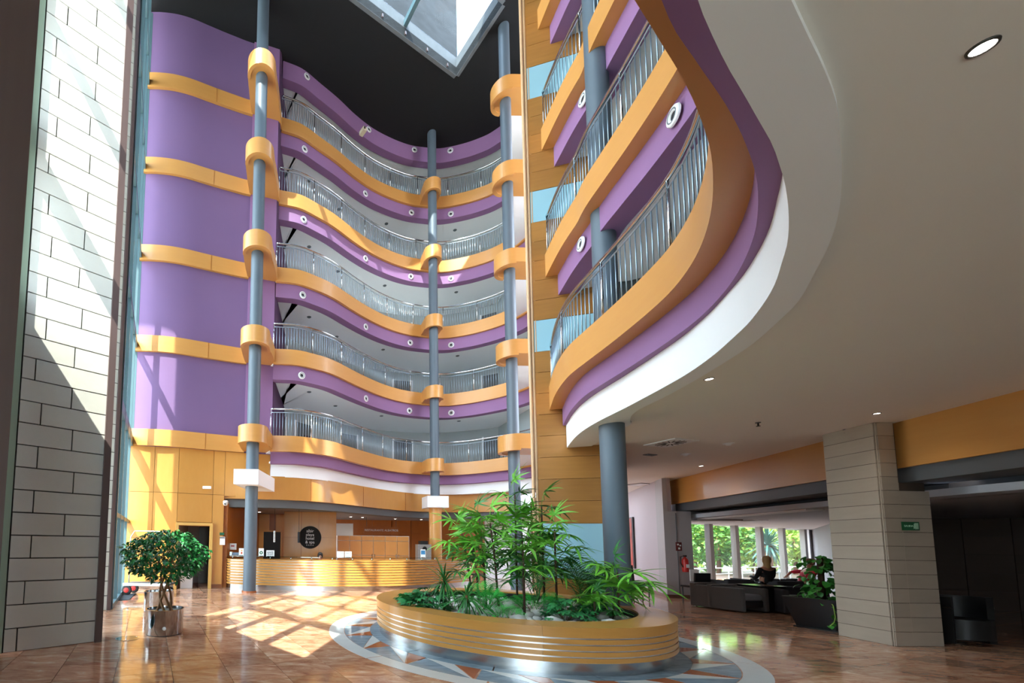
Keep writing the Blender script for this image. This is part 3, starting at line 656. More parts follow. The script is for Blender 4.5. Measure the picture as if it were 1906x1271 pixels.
struct('ceiling_reception', MB().between(offs(LC, 0.55), [Vector((-2.9+i*17/79, 23)) for i in range(80)], 2.78, 2.86), mat('dark_grey_ceiling', '#8a8784', 0.8), 40)
rw = struct('wall_reception_back', MB().prism([(-2.62, 13.95), (-2.5, 13.95), (-1.95, 18.9), (-2.1, 18.9)], 0, 2.8).prism([(-2.1, 18.9), (-0.7, 18.9), (-0.7, 19.0), (-2.1, 19.0)], 0, 2.8).prism([(-3, 22.8), (14, 22.8), (14, 23), (-3, 23)], 0, 2.8), WOODD)
obj('wood_partition', MB().box((0.31, 17.45, 1.39), (2.14, 0.5, 2.78)), WOODD, rw)
for i, x in enumerate((-0.41, 0.31, 1.02)):
    for z0, z1 in ((0.1, 1.72), (1.73, 2.77)): obj('wood_panel', MB().box((x, 17.18, (z0+z1)/2), (0.70, 0.04, z1-z0)), WOODV, rw)
for x, z0, z1 in ((-1.75, 0.05, 2.7), (-0.95, 0.05, 2.7)): obj('wood_panel', MB().box((x, 18.87, 1.4), (0.5, 0.04, 2.7)), WOODV, rw)
dd = struct('door_2', MB().box((-1.36, 18.84, 1.0), (0.78, 0.06, 1.95)), DARK); obj('door_frame', MB().box((-1.77, 18.82, 1.02), (0.06, 0.1, 2.02)).box((-0.95, 18.82, 1.02), (0.06, 0.1, 2.02)).box((-1.36, 18.82, 2.0), (0.85, 0.1, 0.06)), WOODV, dd)
# panelled far wall of the restaurant entrance
for i in range(7):
    for j in range(4): obj('wood_panel', MB().box((2.2+i*1.05, 22.77, 0.35+j*0.7), (1.03, 0.05, 0.68)), WOODD, rw)
obj('bright_window', MB().box((2.1, 21.2, 1.9), (0.9, 0.05, 1.2)), mat('frosted_glazing', '#c9cac6', 0.3), rw)
struct('wall_far_white', MB().prism([(8.6, 19.6), (14, 19.2), (14, 19.4), (8.6, 19.8)], 0, 3.75), WHITE)
struct('trim_6', MB().box((7.75, 13.95, 1.5), (.2, .2, 3.0)), mat('bronze_post', '#6a4a36', .5))
# counter
CT = [(-2.5, 14.0), (-2.35, 13.72), (-1.7, 13.52), (-0.6, 13.38), (0.65, 13.36), (1.9, 13.52), (3.2, 13.9), (4.3, 14.45), (5.4, 15.2), (6.5, 16.1)]
cc = smooth_curve(CT, 90)
ctr = thing('reception_counter', 'long curved reception counter with horizontal wooden slats over a steel plinth', 'counter', (0.65, 13.4, 0))
obj('plinth', MB().between(offs(cc, 0.05), offs(cc, 0.10), 0, 0.15), STEEL, ctr, 40)
obj('body', MB().between(offs(cc, 0.045), offs(cc, 0.35), 0.15, 0.93), mat('silver_backing', '#d9dde0', 0.3, metal=0.7), ctr, 40)
for k in range(9): obj('slat', MB().between(cc, offs(cc, 0.04), 0.155+k*0.0865, 0.155+k*0.0865+0.062), WOODP, ctr, 40)
obj('worktop', MB().between(offs(cc, -0.01), offs(cc, 0.75), 0.93, 0.96), WOODP, ctr, 40)
obj('glass_shelf', MB().between(offs(cc, -0.02), offs(cc, 0.28), 1.045, 1.06), glass_mat('shelf_glass', (0.75, 0.88, 0.84), 0.5), ctr, 40)
for s in range(3, 88, 6):
    p = offs(cc, 0.12)[s]; obj('shelf_post', MB().cyl((p.x, p.y), 0.018, 0.96, 1.045, 10), CHROME, ctr, 180)
def card(px, py, Y, wd, ht, m, label, cat='sign', name='card_stand', group=None, txt=None, z=None, body=PAPER):
    p = at_y(px, py, Y); z = z if z is not None else p.z
    t = thing(name, label, cat, (p.x, Y, z), group)
    obj('card', MB().box((p.x, Y, z+ht/2), (wd, 0.012, ht)), body, t); obj('foot', MB().box((p.x, Y+0.03, z+0.006), (wd*0.8, 0.08, 0.012)), CHROME, t)
    return t, p
t, p = card(449, 1037, 13.85, 0.16, 0.24, PAPER, 'white card with an orange print on the counter, left of the near column', z=1.062)
obj('print', MB().box((p.x+.01, 13.843, 1.15), (0.05, 0.004, 0.07)), mat('orange_print', '#d8572a', 0.6), t); obj('print', MB().box((p.x+.01, 13.843, 1.23), (0.05, 0.004, 0.04)), mat('amber_print', '#e2a53a', 0.6), t)
t, p = card(486, 1037, 13.75, 0.17, 0.25, PAPER, 'white card with a round green emblem, just right of the near column', z=1.062)
obj('emblem', MB().lathe((p.x, 13.742, 1.17), [(0.001, 0), (0.055, 0.002), (0.055, 0)], 20, M=Matrix.Rotation(PI/2, 3, 'X')), GREEND, t)
obj('emblem_centre', MB().lathe((p.x, 13.738, 1.17), [(0.001, 0), (0.022, 0.002), (0.022, 0)], 16, M=Matrix.Rotation(PI/2, 3, 'X')), PAPER, t)
t, p = card(503, 1037, 13.7, 0.26, 0.19, PAPER, 'small framed black and white picture standing on the counter', 'picture', 'picture_frame', z=1.062)
obj('print', MB().box((p.x, 13.692, 1.157), (0.2, 0.004, 0.13)), mat('grey_print', '#5b5d5e', 0.6, var=1.0, scale=30, col2='#e8e8e6'), t)
for px, s in ((634, 'left'), (648, 'right')):
    t, p = card(px, 1041, 13.72, 0.22, 0.19, PAPER, 'white leaflet card with a green line, %s one of the pair on the counter' % s, z=1.062)
    obj('print', MB().box((p.x, 13.712, 1.2), (0.14, 0.004, 0.012)), GREEND, t)
t, p = card(787.5, 1044, 14.55, 0.17, 0.28, PAPER, 'tall white leaflet with a blue picture near the wooden column', z=1.062)
obj('print', MB().box((p.x, 14.542, 1.24), (0.14, 0.004, 0.14)), mat('blue_print', '#3f86b5', 0.6), t)
p = at_y(427, 1035, 14.0); p.x += .28
t = thing('desk_printer', 'low grey-blue printer on the left end of the counter', 'printer', (p.x, 14.15, 1.062))
obj('body', MB().box((p.x+.02, 14.15, 1.11), (0.42, 0.2, 0.09)), mat('printer_grey', '#6e7f90', 0.4), t); obj('tray', MB().box((p.x-.24, 14.1, 1.12), (0.08, 0.16, 0.11)), PAPER, t)
# notices on the wooden wall beside the counter
def wallcard(px0, py0, px1, py1, Y, m, label, cat='notice', name='wall_notice', frame=None, depth=0.02):
    a = at_y(px0, py0, Y); b = at_y(px1, py1, Y); c = (a+b)/2
    o = thing(name, label, cat, (c.x, Y, c.z)); obj('sheet', MB().box((c.x, Y, c.z), (abs(b.x-a.x), depth, abs(a.z-b.z))), m, o)
    if frame: obj('frame', MB().box((c.x, Y+0.006, c.z), (abs(b.x-a.x)+.03, depth, abs(a.z-b.z)+.03)), frame, o)
    return o, c
o, c = wallcard(409, 991, 417, 996, 13.83, GREEND, 'tiny green emergency sign on the wooden corner left of the counter', 'sign', 'exit_sign')
o, c = wallcard(408.5, 999, 418.5, 1014, 13.83, PAPER, 'white notice with black header on the wooden corner', depth=0.012); obj('header', MB().box((c.x, 13.822, c.z+.10), (0.17, 0.01, 0.03)), DARK, o)
o, c = wallcard(425, 997, 432, 1007, 14.6, PAPER, 'small dark framed notice high on the reception side wall', frame=DARK)
o, c = wallcard(423, 1011, 440, 1023, 14.3, PAPER, 'white landscape chart with red marks on the reception side wall'); obj('print', MB().box((c.x+.03, 14.288, c.z+.02), (0.12, 0.004, 0.05)), mat('red_print', '#c85a5a', 0.6), o)
p = at_y(386.5, 908, 13.6)
t = thing('emergency_light', 'white oblong emergency light high on the wooden wall above the doorway', 'lamp', (p.x, 13.5, p.z)); obj('case', MB().box((p.x, 13.5, p.z), (0.27, 0.07, 0.085)), WHITE, t); obj('lens', MB().box((p.x, 13.46, p.z-.005), (0.22, 0.012, 0.05)), PAPER, t)
p = at_y(421.5, 936, 13.9)
t = thing('dome_camera', 'white dome security camera under the grey fascia left of the near column', 'camera', (p.x, 13.75, p.z)); obj('dome', MB().lathe((p.x, 13.75, p.z-.08), [(0.001, -0.03), (0.06, -0.01), (0.085, 0.05), (0.085, 0.12), (0.06, 0.15), (0.001, 0.15)], 20), WHITE, t, 180); obj('lens', MB().lathe((p.x, 13.665, p.z-.05), [(0.001, -.01), (0.03, 0), (0.03, 0.02)], 14, M=Matrix.Rotation(PI/2, 3, 'X')), DARK, t)
# pendants
for px, nm, m, zb, zt in ((510.5, 'slim steel cylinder pendant hanging in front of the dark reception door', STEEL, 1009, 988), (556, 'slim black cylinder pendant hanging at the left edge of the round sign', DARK, 1010, 990)):
    a = at_y(px, zb, 14.9); b = at_y(px, zt, 14.9)
    t = thing('pendant_lamp', nm, 'lamp', (a.x, 14.9, 2.78)); obj('cable', MB().cyl((a.x, 14.9), 0.006, b.z, 2.78, 6), DARK, t); obj('shade', MB().cyl((a.x, 14.9), 0.04, a.z, b.z, 16), m, t, 40); obj('ceiling_cup', MB().cyl((a.x, 14.9), 0.05, 2.72, 2.779, 14), DARK, t, 40)
# round sign
cpt = at_y(577, 1000, 17.1)
t = thing('round_sign', 'large round black sign lettered albir playa hotel & spa on the wooden wall', 'sign', (cpt.x, 17.1, cpt.z))
obj('disc', MB().lathe((cpt.x, 17.14, cpt.z), [(0.001, 0.06), (0.45, 0.06), (0.46, 0.05), (0.46, 0.0), (0.001, 0.0)], 48, M=Matrix.Rotation(PI/2, 3, 'X')), mat('sign_black', '#0a0d10', 0.8), t, 40)
LET = mat('sign_letter_white', '#e6e9ea', 0.5)
for i, (s_, m_) in enumerate((('albir', LET), ('playa', LET), ('hotel', LET), ('& spa', LET))):
    text('lettering', s_, (cpt.x, 17.068, cpt.z+0.255-i*0.15), 0.17, m_, t, label='white line of lettering reading %s' % s_)
text('lettering', '* * * *', (cpt.x, 17.068, cpt.z-0.34), 0.12, LET, t, label='row of four small stars')
# cabinets
cb = thing('wall_cabinet', 'long light wooden cabinet with a grid of silver lines behind the counter', 'cabinet', (3.05, 18.2, 0))
obj('body', MB().box((3.05, 18.35, 0.93), (3.1, 0.5, 1.84)), mat('silver_line', '#d8d9d6', 0.35), cb)
PANEL = mat('cabinet_panel', '#cf9350', 0.4, var=0.3, scale=2, stretch=(3, 3, 0.7), col2='#bb7d3b', rnd=0.04)
for i in range(6):
    for z0, z1 in ((0.05, 1.0), (1.02, 1.62), (1.64, 1.83)):
        d_ = obj('door' if z0 < .1 else 'panel', MB().box((1.775+i*0.51, 18.085, (z0+z1)/2), (0.49, 0.04, z1-z0)), PANEL, cb)
        if z0 < .1 and i in (2, 3, 4, 5): obj('handle', MB().box((1.775+i*0.51+(0.2 if i % 2 == 0 else -0.2), 18.05, 0.98), (0.02, 0.03, 0.16)), CHROME, d_)
p = at_y(710, 987, 20)
t = thing('restaurant_sign', 'brown sign board lettered restaurante albatros above the cabinet', 'sign', (p.x, 20, p.z)); obj('board', MB().box((p.x, 20.03, p.z), (1.65, 0.04, 0.36)), WOODD, t); text('lettering', 'RESTAURANTE ALBATROS', (p.x, 20.0, p.z), 0.135, LET, t, label='thin white capitals')
obj('cable', MB().cyl((p.x-.7, 20.03), 0.01, p.z+.15, 2.8, 6).cyl((p.x+.7, 20.03), 0.01, p.z+.15, 2.8, 6), DARK, t)
a = at_y(778, 1013, 16.6); b = at_y(803, 1045, 16.6)
t = thing('coffee_machine', 'grey patterned machine with a round black emblem left of the wooden column', 'machine', ((a.x+b.x)/2, 16.6, 0))
obj('cabinet', MB().box(((a.x+b.x)/2, 16.8, a.z/2), (b.x-a.x, 0.4, a.z)), mat('grey_pattern', '#9a958f', 0.5, var=0.7, scale=20, col2='#6c6762'), t); obj('top_unit', MB().box(((a.x+b.x)/2, 16.8, a.z+.07), (0.3, 0.3, 0.14)), DARK, t)
obj('emblem', MB().lathe(((a.x+b.x)/2, 16.595, a.z-.17), [(0.001, 0.005), (0.09, 0.005), (0.09, 0)], 24, M=Matrix.Rotation(PI/2, 3, 'X')), DARK, t)
# recessed lights in reception ceiling
dl_me = {}
def downlight(x, y, z, r, label, power=0, group='lit recessed ceiling lights', cat='ceiling light', name='recessed_light', em=True):
    t = thing(name, label, cat, (x, y, z), group)
    obj('rim', MB().lathe((x, y, z), [(r*0.8, 0.001), (r*0.82, -0.008), (r, -0.006), (r*1.03, 0.001)], 24), mat('lamp_rim', '#3b3836', 0.4), t, 180)
    obj('lens', MB().lathe((x, y, z), [(0.0001, -0.002), (r*0.79, -0.003), (r*0.8, 0.002)], 24), LAMP if em else mat('lamp_off', '#8d8a84', 0.4), t, 180)
    if power:
        l = bpy.data.lights.new('lamp', 'SPOT'); l.energy = power; l.spot_size = 2.2; l.spot_blend = 0.8; l.shadow_soft_size = r; l.color = (1, .93, .84)
        lo = bpy.data.objects.new('lamp', l); C.objects.link(lo); lo.location = (0, 0, -0.02); lo.parent = t
    return t
for i, (px, py) in enumerate(((483, 953), (533, 955), (599, 958), (653, 962), (736, 966), (784, 967), (675, 963), (565, 960))):
    q = at_z(px, py, 2.775); downlight(q.x, q.y, 2.775, 0.09, 'round lit ceiling light over reception, %s from the left' % ('first', 'second', 'fourth', 'fifth', 'seventh', 'eighth', 'sixth', 'third')[i], 40 if i % 2 == 0 else 0, 'reception ceiling lights')

# ================================================================== PEOPLE
def skin_body(name, J, E_, m, parent, root=0, sub=1):
    me = bpy.data.meshes.new(name); base = parent_loc(parent)
    me.from_pydata([tuple(Vector(j[0])-base) for j in J], E_, []); me.materials.append(m)
    o = bpy.data.objects.new(name, me); C.objects.link(o); o.parent = parent
    md = o.modifiers.new('skin', 'SKIN'); sv = me.skin_vertices[0].data
    for i, j in enumerate(J):
        r = j[1] if isinstance(j[1], tuple) else (j[1], j[1]); sv[i].radius = r
    sv[root].use_root = True; md.use_smooth_shade = True
    sb = o.modifiers.new('sub', 'SUBSURF'); sb.levels = sub+1; sb.render_levels = sub+1
    return o
def seated_person(name, label, loc, face, top_m, hair_m, pose, long_hair=False, scale=1.0):
    """seated figure; loc = pelvis point, face = heading angle; pose 'desk', 'lean', 'arm_up'"""
    L = Vector(loc); ca, sa = math.cos(face), math.sin(face)
    def W(x, y, z): return L+Vector((x*ca-y*sa, x*sa+y*ca, z))*scale          # x = forward, y = left
    t = thing(name, label, 'person', (L.x, L.y, L.z-0.45))
    back = -0.22 if pose == 'arm_up' else (-0.05 if pose == 'lean' else 0.05)
    J = [(W(0, 0, 0), (.15, .13)), (W(back*.5, 0, .25), (.14, .11)), (W(back, 0, .46), (.16, .11)), (W(back*1.1, 0, .56), .055), (W(back*1.1+.02, 0, .66), (.075, .085)), (W(back*1.1+.02, 0, .77), (.07, .08)),
         (W(0.05, .1, -.02), .09), (W(.42, .12, .02), .07), (W(.46, .12, -.38), .05), (W(.6, .12, -.42), .035),
         (W(0.05, -.1, -.02), .09), (W(.42, -.12, .02), .07), (W(.46, -.12, -.38), .05), (W(.6, -.12, -.42), .035)]
    Ed = [(0, 1), (1, 2), (2, 3), (3, 4), (4, 5), (0, 6), (6, 7), (7, 8), (8, 9), (0, 10), (10, 11), (11, 12), (12, 13)]
    def arm(side, el, wr):
        k = len(J); J.extend([(W(back, side*.19, .46), .055), (W(*el), .042), (W(*wr), .028)]); Ed.extend([(2, k), (k, k+1), (k+1, k+2)])
        w_ = W(*wr); d = (w_-W(*el)).normalized(); up = Vector((0, 0, 1)); sd = d.cross(up).normalized()
        pk = len(J); J.append((w_+d*.05, (.03, .018))); Ed.append((k+2, pk))
        for f, (o_, ln) in enumerate(((-.026, .055), (-.009, .065), (.009, .062), (.026, .05))):
            a = len(J); J.append((w_+d*.085+sd*o_, .008)); J.append((w_+d*(.085+ln)+sd*o_*1.2-up*.012, .007)); Ed.extend([(pk, a), (a, a+1)])
        a = len(J); J.append((w_+d*.045+sd*side*.035, .009)); J.append((w_+d*.08+sd*side*.05, .008)); Ed.extend([(k+2, a), (a, a+1)])
    if pose == 'arm_up':
        arm(1, (back+.1, .5, .6), (back+.02, .22, .78)); arm(-1, (back+.1, -.45, .42), (back+.35, -.3, .3))
    else:
        arm(1, (back+.08, .25, .2), (back+.33, .16, .22)); arm(-1, (back+.08, -.25, .2), (back+.33, -.16, .22))
    skin_body('body', J, Ed, SKIN, t)
    # clothing follows torso, upper arms and legs
    nA = [i for i, e in enumerate(J)]
    a0 = 14; a1 = 14+3+1+8+2
    Jc = [(J[0][0], (.165, .145)), (J[1][0], (.155, .125)), (J[2][0], (.175, .125)), (J[a0][0], .068), (J[a0+1][0], .055), (J[a1][0], .068), (J[a1+1][0], .055)]
    if pose != 'arm_up': Jc += [(J[a0+2][0], .038), (J[a1+2][0], .038)]
    Ec = [(0, 1), (1, 2), (2, 3), (3, 4), (2, 5), (5, 6)]+([] if pose == 'arm_up' else [(4, 7), (6, 8)])
    skin_body('top', Jc, Ec, top_m, t)
    skin_body('trousers', [(J[0][0], (.16, .14)), (J[6][0], .1), (J[7][0], .08), (J[8][0], .06), (J[10][0], .1), (J[11][0], .08), (J[12][0], .06)], [(0, 1), (1, 2), (2, 3), (0, 4), (4, 5), (5, 6)], DARK, t)
    hd = W(back*1.1+.02, 0, .72)
    hb = MB(); sg = 14
    M = Matrix.Rotation(face, 3, 'Z')
    prof = [(0.0001, .135), (.06, .125), (.095, .09), (.108, .04), (.105, -.02), (.085, -.06 if not long_hair else -.12)]+([(.1, -.2), (.06, -.26)] if long_hair else [])
    vs = MB().lathe((0, 0, 0), prof, sg); hv = []
    for v in vs.v:
        x, y, z = v; x = x*1.02-.018
        if x > .055 and z < .07: x = .055-(x-.055)*.3
        hv.append(tuple(hd+(M @ Vector((x, y*.92, z)))*scale))
    hb.add(hv, vs.f); obj('hair', hb, hair_m, t, 180)
    fb_ = MB()
    for s in (1, -1): fb_.lathe(W(back*1.1+.115, s*.03, .735), [(.0001, .009), (.009, 0), (.0001, -.009)], 8)
    obj('eyes', fb_, DARK, t, 180)
    obj('nose', MB().lathe(W(back*1.1+.125, 0, .70), [(.0001, .03), (.01, 0), (.016, -.018), (.0001, -.022)], 8), SKIN, t, 180)
    obj('mouth', MB().lathe(W(back*1.1+.112, 0, .66), [(.0001, .005), (.018, 0), (.0001, -.005)], 10), mat('lips', '#a04c40', .5), t, 180)
    for s in (1, -1): obj('ear', MB().lathe(W(back*1.1+.02, s*.085, .71), [(.0001, .03), (.015, .01), (.013, -.015), (.0001, -.028)], 8), SKIN, t, 180)
    return t
q = at_y(596, 1032, 15.0)
seated_person('person', 'receptionist with short dark hair seated low behind the counter under the round sign', (q.x, 15.05, q.z-.77), -PI/2, mat('black_jacket', '#17171a', 0.8), HAIRD, 'desk')

# ================================================================== PLANTER
PZ = 0.57; R0, R1 = 2.18, 1.76
pl = thing('planter', 'large round wooden planter bench with steel lines and steel base in the lobby centre', 'planter', (PC[0], PC[1], 0))
obj('steel_base', MB().ring(PC, R0-.12, R0-.045, 0.003, 0.155), STEEL, pl, 30)
obj('core', MB().ring(PC, R0-.13, R0-.014, 0.15, PZ-.03), mat('bright_steel_line', '#dfe3e6', 0.28, metal=0.8), pl, 30)
zz_ = [0.155, 0.228, 0.301, 0.374, 0.447]
for i, z in enumerate(zz_):
    z1 = z+0.054 if i < 4 else PZ-.028
    for s in range(6): obj('wood_slat', MB().ring(PC, R0-.05, R0, z, z1, 2*PI*s/6+.25, 2*PI*(s+1)/6+.2485, 22), WOODP, pl, 30)
for s in range(6): obj('rim_board', MB().ring(PC, R1, R0+.004, PZ-.03, PZ, 2*PI*s/6+.25, 2*PI*(s+1)/6+.2485, 24), WOODP, pl, 30)
obj('inner_liner', MB().ring(PC, R1+.01, R1+.05, 0.1, PZ-.03), DARK, pl, 30)
obj('bed', MB().cyl(PC, R1+.02, 0.2, 0.42, 64), SOIL, pl)
rnd = random.Random(11)
def peb_me(i):
    bm = bmesh.new(); bmesh.ops.create_icosphere(bm, subdivisions=2 if i == 0 else 1, radius=1)
    for v in bm.verts: v.co *= 1+rnd.uniform(-.14, .14); v.co.z *= .62; v.co.x *= 1.2
    me = bpy.data.meshes.new('pebble'); bm.to_mesh(me); bm.free(); me.materials.append(PEB)
    for p_ in me.polygons: p_.use_smooth = True
    return me
pms = [peb_me(1) for _ in range(5)]; n = 0; placed = []
PEBZ = 0.42
while n < 230:
    a = rnd.uniform(0, 2*PI); r = R1*math.sqrt(rnd.random()); x, y = PC[0]+r*math.cos(a), PC[1]+r*math.sin(a)
    if rnd.random() > (1.0 if y < PC[1]-.2 else .25): continue
    sc_ = rnd.choice((.04, .05, .06, .075, .1, .12)) if n > 22 else rnd.uniform(.1, .15)
    if r+sc_*1.2 > R1-.01 or math.hypot(x-colN[0], y-colN[1]) < .24+sc_: continue
    if any(math.hypot(x-b[0], y-b[1]) < (sc_+b[2])*.9 for b in placed): 
        sc_ = .04
        if any(math.hypot(x-b[0], y-b[1]) < (sc_+b[2])*.8 for b in placed): continue
    placed.append((x, y, sc_)); o = bpy.data.objects.new('pebble', rnd.choice(pms)); C.objects.link(o)
    o.location = (x, y, PEBZ+sc_*.42); o.scale = (sc_,)*3; o.rotation_euler = (rnd.uniform(-.15, .15), rnd.uniform(-.15, .15), rnd.uniform(0, 6))
    tag(o, 'rounded white-grey pebble lying among the stones in the planter bed', 'pebble', 'white pebbles in the planter'); n += 1
gb = MB()
for i in range(900):
    a = rnd.uniform(0, 2*PI); r = (R1-.04)*math.sqrt(rnd.random()); s_ = rnd.uniform(.018, .035); x, y = PC[0]+r*math.cos(a), PC[1]+r*math.sin(a); z = PEBZ+s_*.3
    gb.add([(x-s_, y, z), (x, y-s_, z), (x+s_, y, z), (x, y+s_, z), (x, y, z+s_*.9), (x, y, z-s_*.6)], [(0, 1, 4), (1, 2, 4), (2, 3, 4), (3, 0, 4)])
o = obj('gravel', gb, PEB); o['kind'] = 'stuff'; tag(o, 'small white-grey gravel between the pebbles in the planter', 'gravel')

# ---- plants
def blade(mb, M, L, w, droop, n=4, fold=0.15, tip=0.15):
    """one tapering leaf along +X of matrix M, drooping"""
    vs = []
    for i in range(n+1):
        s = i/n; x = L*s*(1-droop*s*.25); z = -droop*L*s*s*.55; ww = w*(tip+(1-tip)*math.sin(PI*min(1, .12+.88*s)**.8)) if i < n else w*.06
        if i == 0: ww = w*.35
        vs += [M @ Vector((x, -ww/2, z+fold*ww)), M @ Vector((x, 0, z)), M @ Vector((x, ww/2, z+fold*ww))]
    fs = []
    for i in range(n):
        a = i*3; fs += [(a, a+1, a+4, a+3), (a+1, a+2, a+5, a+4)]
    mb.add(vs, fs)
def mesh_plain(name, mb, m, sm=True):
    me = bpy.data.meshes.new(name); me.from_pydata([tuple(v) for v in mb.v], [], mb.f); me.materials.append(m)
    for p_ in me.polygons: p_.use_smooth = sm
    return me
def fan_mesh(seed, m, nl=8, L=.45, w=.045, pet=.28):
    r = random.Random(seed); mb = MB()
    mb.tube([(0, 0, 0), (pet*.55, 0, pet*.22), (pet, 0, pet*.25)], .005, 5)
    for i in range(nl):
        a = math.radians(-115+230*i/(nl-1)+r.uniform(-6, 6)); el = math.radians(r.uniform(-14, 16))
        M = Matrix.Translation((pet, 0, pet*.25)) @ Matrix.Rotation(a, 4, 'Z') @ Matrix.Rotation(-el, 4, 'Y') @ Matrix.Rotation(r.uniform(-.35, .35), 4, 'X')
        blade(mb, M, L*r.uniform(.8, 1.1)*(1-.18*abs(i-(nl-1)/2)/(nl/2)), w*r.uniform(.85, 1.1), r.uniform(.25, .8), 5)
    return mesh_plain('frond', mb, m)
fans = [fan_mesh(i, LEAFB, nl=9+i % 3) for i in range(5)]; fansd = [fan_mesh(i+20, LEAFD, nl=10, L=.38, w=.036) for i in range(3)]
def put(me, name, parent, loc, az, tilt, sc_=1.0, roll=0.0):
    o = bpy.data.objects.new(name, me); C.objects.link(o); o.parent = parent
    o.matrix_local = Matrix.Translation(Vector(loc)-parent_loc(parent)) @ Matrix.Rotation(az, 4, 'Z') @ Matrix.Rotation(-tilt, 4, 'Y') @ Matrix.Rotation(roll, 4, 'X') @ Matrix.Scale(sc_, 4)
    return o
def lady_palm(px, Y, ztop, nf, label, seed, dark=False, sc_=1.0, lean=(0, 0), nstem=1):
    r = random.Random(seed); b = at_y(px, 1080, Y); x, y = b.x, Y
    t = thing('lady_palm', label, 'palm', (x, y, .42), 'lady palms in the planter')
    for q_ in range(nstem):
        xo, yo = (0, 0) if q_ == 0 else (r.uniform(-.12, .12), r.uniform(-.1, .1)); zt = ztop*(1 if q_ == 0 else r.uniform(.6, .85))
        path = [(x+xo, y+yo, .38), (x+xo+lean[0]*.4, y+yo+lean[1]*.4, .38+(zt-.38)*.5), (x+xo+lean[0], y+yo+lean[1], zt-.15)]
        obj('stem', MB().tube(path, .02, 7, r1=.012), BARKP, t, 180)
        nf_ = int(nf*1.5)
        for i in range(nf_ if q_ == 0 else nf_-3):
            s = 1-(i/nf_)*.66; z = .38+(zt-.53)*s; k = s; az = i*2.4+r.uniform(-.4, .4)+q_*1.3; tl_ = math.radians(r.uniform(55, 80) if i == 0 else r.uniform(-5, 42))
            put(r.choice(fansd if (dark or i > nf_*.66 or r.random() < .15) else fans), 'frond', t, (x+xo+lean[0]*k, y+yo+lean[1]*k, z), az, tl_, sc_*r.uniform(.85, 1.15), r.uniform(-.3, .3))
    return t
lady_palm(962, 7.55, 2.62, 10, 'tallest lady palm, its dark top in front of the blue-grey column behind the planter', 1, sc_=1.0, nstem=2)
lady_palm(905, 7.45, 2.15, 10, 'lady palm with bright fans on the left of the planter, left of the tallest palm', 2, lean=(-.1, 0), nstem=2)
lady_palm(928, 6.95, 2.05, 10, 'lady palm nearer the front, just left of the planter middle', 3, lean=(-.12, 0))
lady_palm(1012, 7.35, 2.4, 10, 'lady palm with dark right-hanging fan against the wooden tower', 4, nstem=2)
lady_palm(1035, 6.85, 1.95, 9, 'lady palm with a reddish stem in front of the pale blue panel', 5)
lady_palm(880, 7.8, 1.95, 9, 'leftmost tall lady palm, in front of the wooden column', 6, lean=(-.2, 0))
lady_palm(975, 6.6, 1.6, 8, 'short lady palm near the front middle with drooping bright fans', 7)
lady_palm(1150, 6.35, 1.3, 9, 'low lady palm at the right end of the planter beside the thick column', 8, sc_=1.05, nstem=2)
lady_palm(1105, 6.15, .9, 5, 'smallest lady palm, low at the right front among the pebbles', 9, sc_=.7)
# feathery areca palms
def pinnate(seed, m, L=.95, n=16):
    r = random.Random(seed); mb = MB(); pts = []
    for i in range(9):
        s = i/8; pts.append(Vector((L*s*.62, 0, L*s*.82-L*.42*s*s)))
    mb.tube(pts, .007, 5, r1=.002)
    for i in range(n):
        s = .25+.75*i/n; j = s*8; p_ = pts[int(j)].lerp(pts[min(8, int(j)+1)], j-int(j)); ln = .26*math.sin(PI*(.25+.7*s))+.04
        for sd in (1, -1):
            M = Matrix.Translation(p_) @ Matrix.Rotation(sd*math.radians(52), 4, 'Z') @ Matrix.Rotation(-.35, 4, 'Y'); blade(mb, M, ln, .011, .5, 3)
    return mesh_plain('frond', mb, m)
pinn = [pinnate(i, LEAFD) for i in range(3)]
for px, Y, nf, sc_, lab, sd in ((1088, 7.05, 14, 1.35, 'feathery dark areca palm in front of the pale blue panel', 3), (1118, 7.6, 9, 1.25, 'thinner feathery areca palm just left of the thick column', 4), (1000, 8.1, 10, 1.2, 'feathery areca palm at the back of the planter', 5)):
    r = random.Random(sd); b = at_y(px, 1080, Y); t = thing('areca_palm', lab, 'palm', (b.x, Y, .42))
    obj('stem', MB().tube([(b.x, Y, .38), (b.x+.01, Y, .62)], .025, 7, r1=.012), BARKP, t, 180)
    for i in range(nf): put(r.choice(pinn), 'frond', t, (b.x+r.uniform(-.05, .05), Y+r.uniform(-.05, .05), .42), i*2.4, math.radians(r.uniform(8, 38)), sc_*r.uniform(.7, 1.05))
# dracaena with sword leaves
def sword(seed, m, L, w, droop):
    mb = MB(); blade(mb, Matrix.Identity(4), L, w, droop, 7, tip=.3); return mesh_plain('leaf', mb, m)
sw = [sword(i, LEAFD, .5, .028, .3+.35*i) for i in range(4)]
for px, Y, z, nl, lab, sc_ in ((826, 6.75, .98, 55, 'spiky dragon tree with narrow sword leaves at the left of the planter', 1.0), (868, 6.35, .78, 40, 'drooping grassy dragon tree just right of the spiky one', 1.15)):
    r = random.Random(nl); b = at_y(px, 1080, Y); t = thing('dragon_tree', lab, 'plant', (b.x, Y, .42)); obj('stem', MB().tube([(b.x, Y, .38), (b.x, Y, z)], .02, 8), BARK, t, 180)
    for i in range(nl): put(r.choice(sw), 'leaf', t, (b.x, Y, z-.1*r.random()), i*2.4, math.radians(r.uniform(-50, 80)), sc_*r.uniform(.7, 1.1))
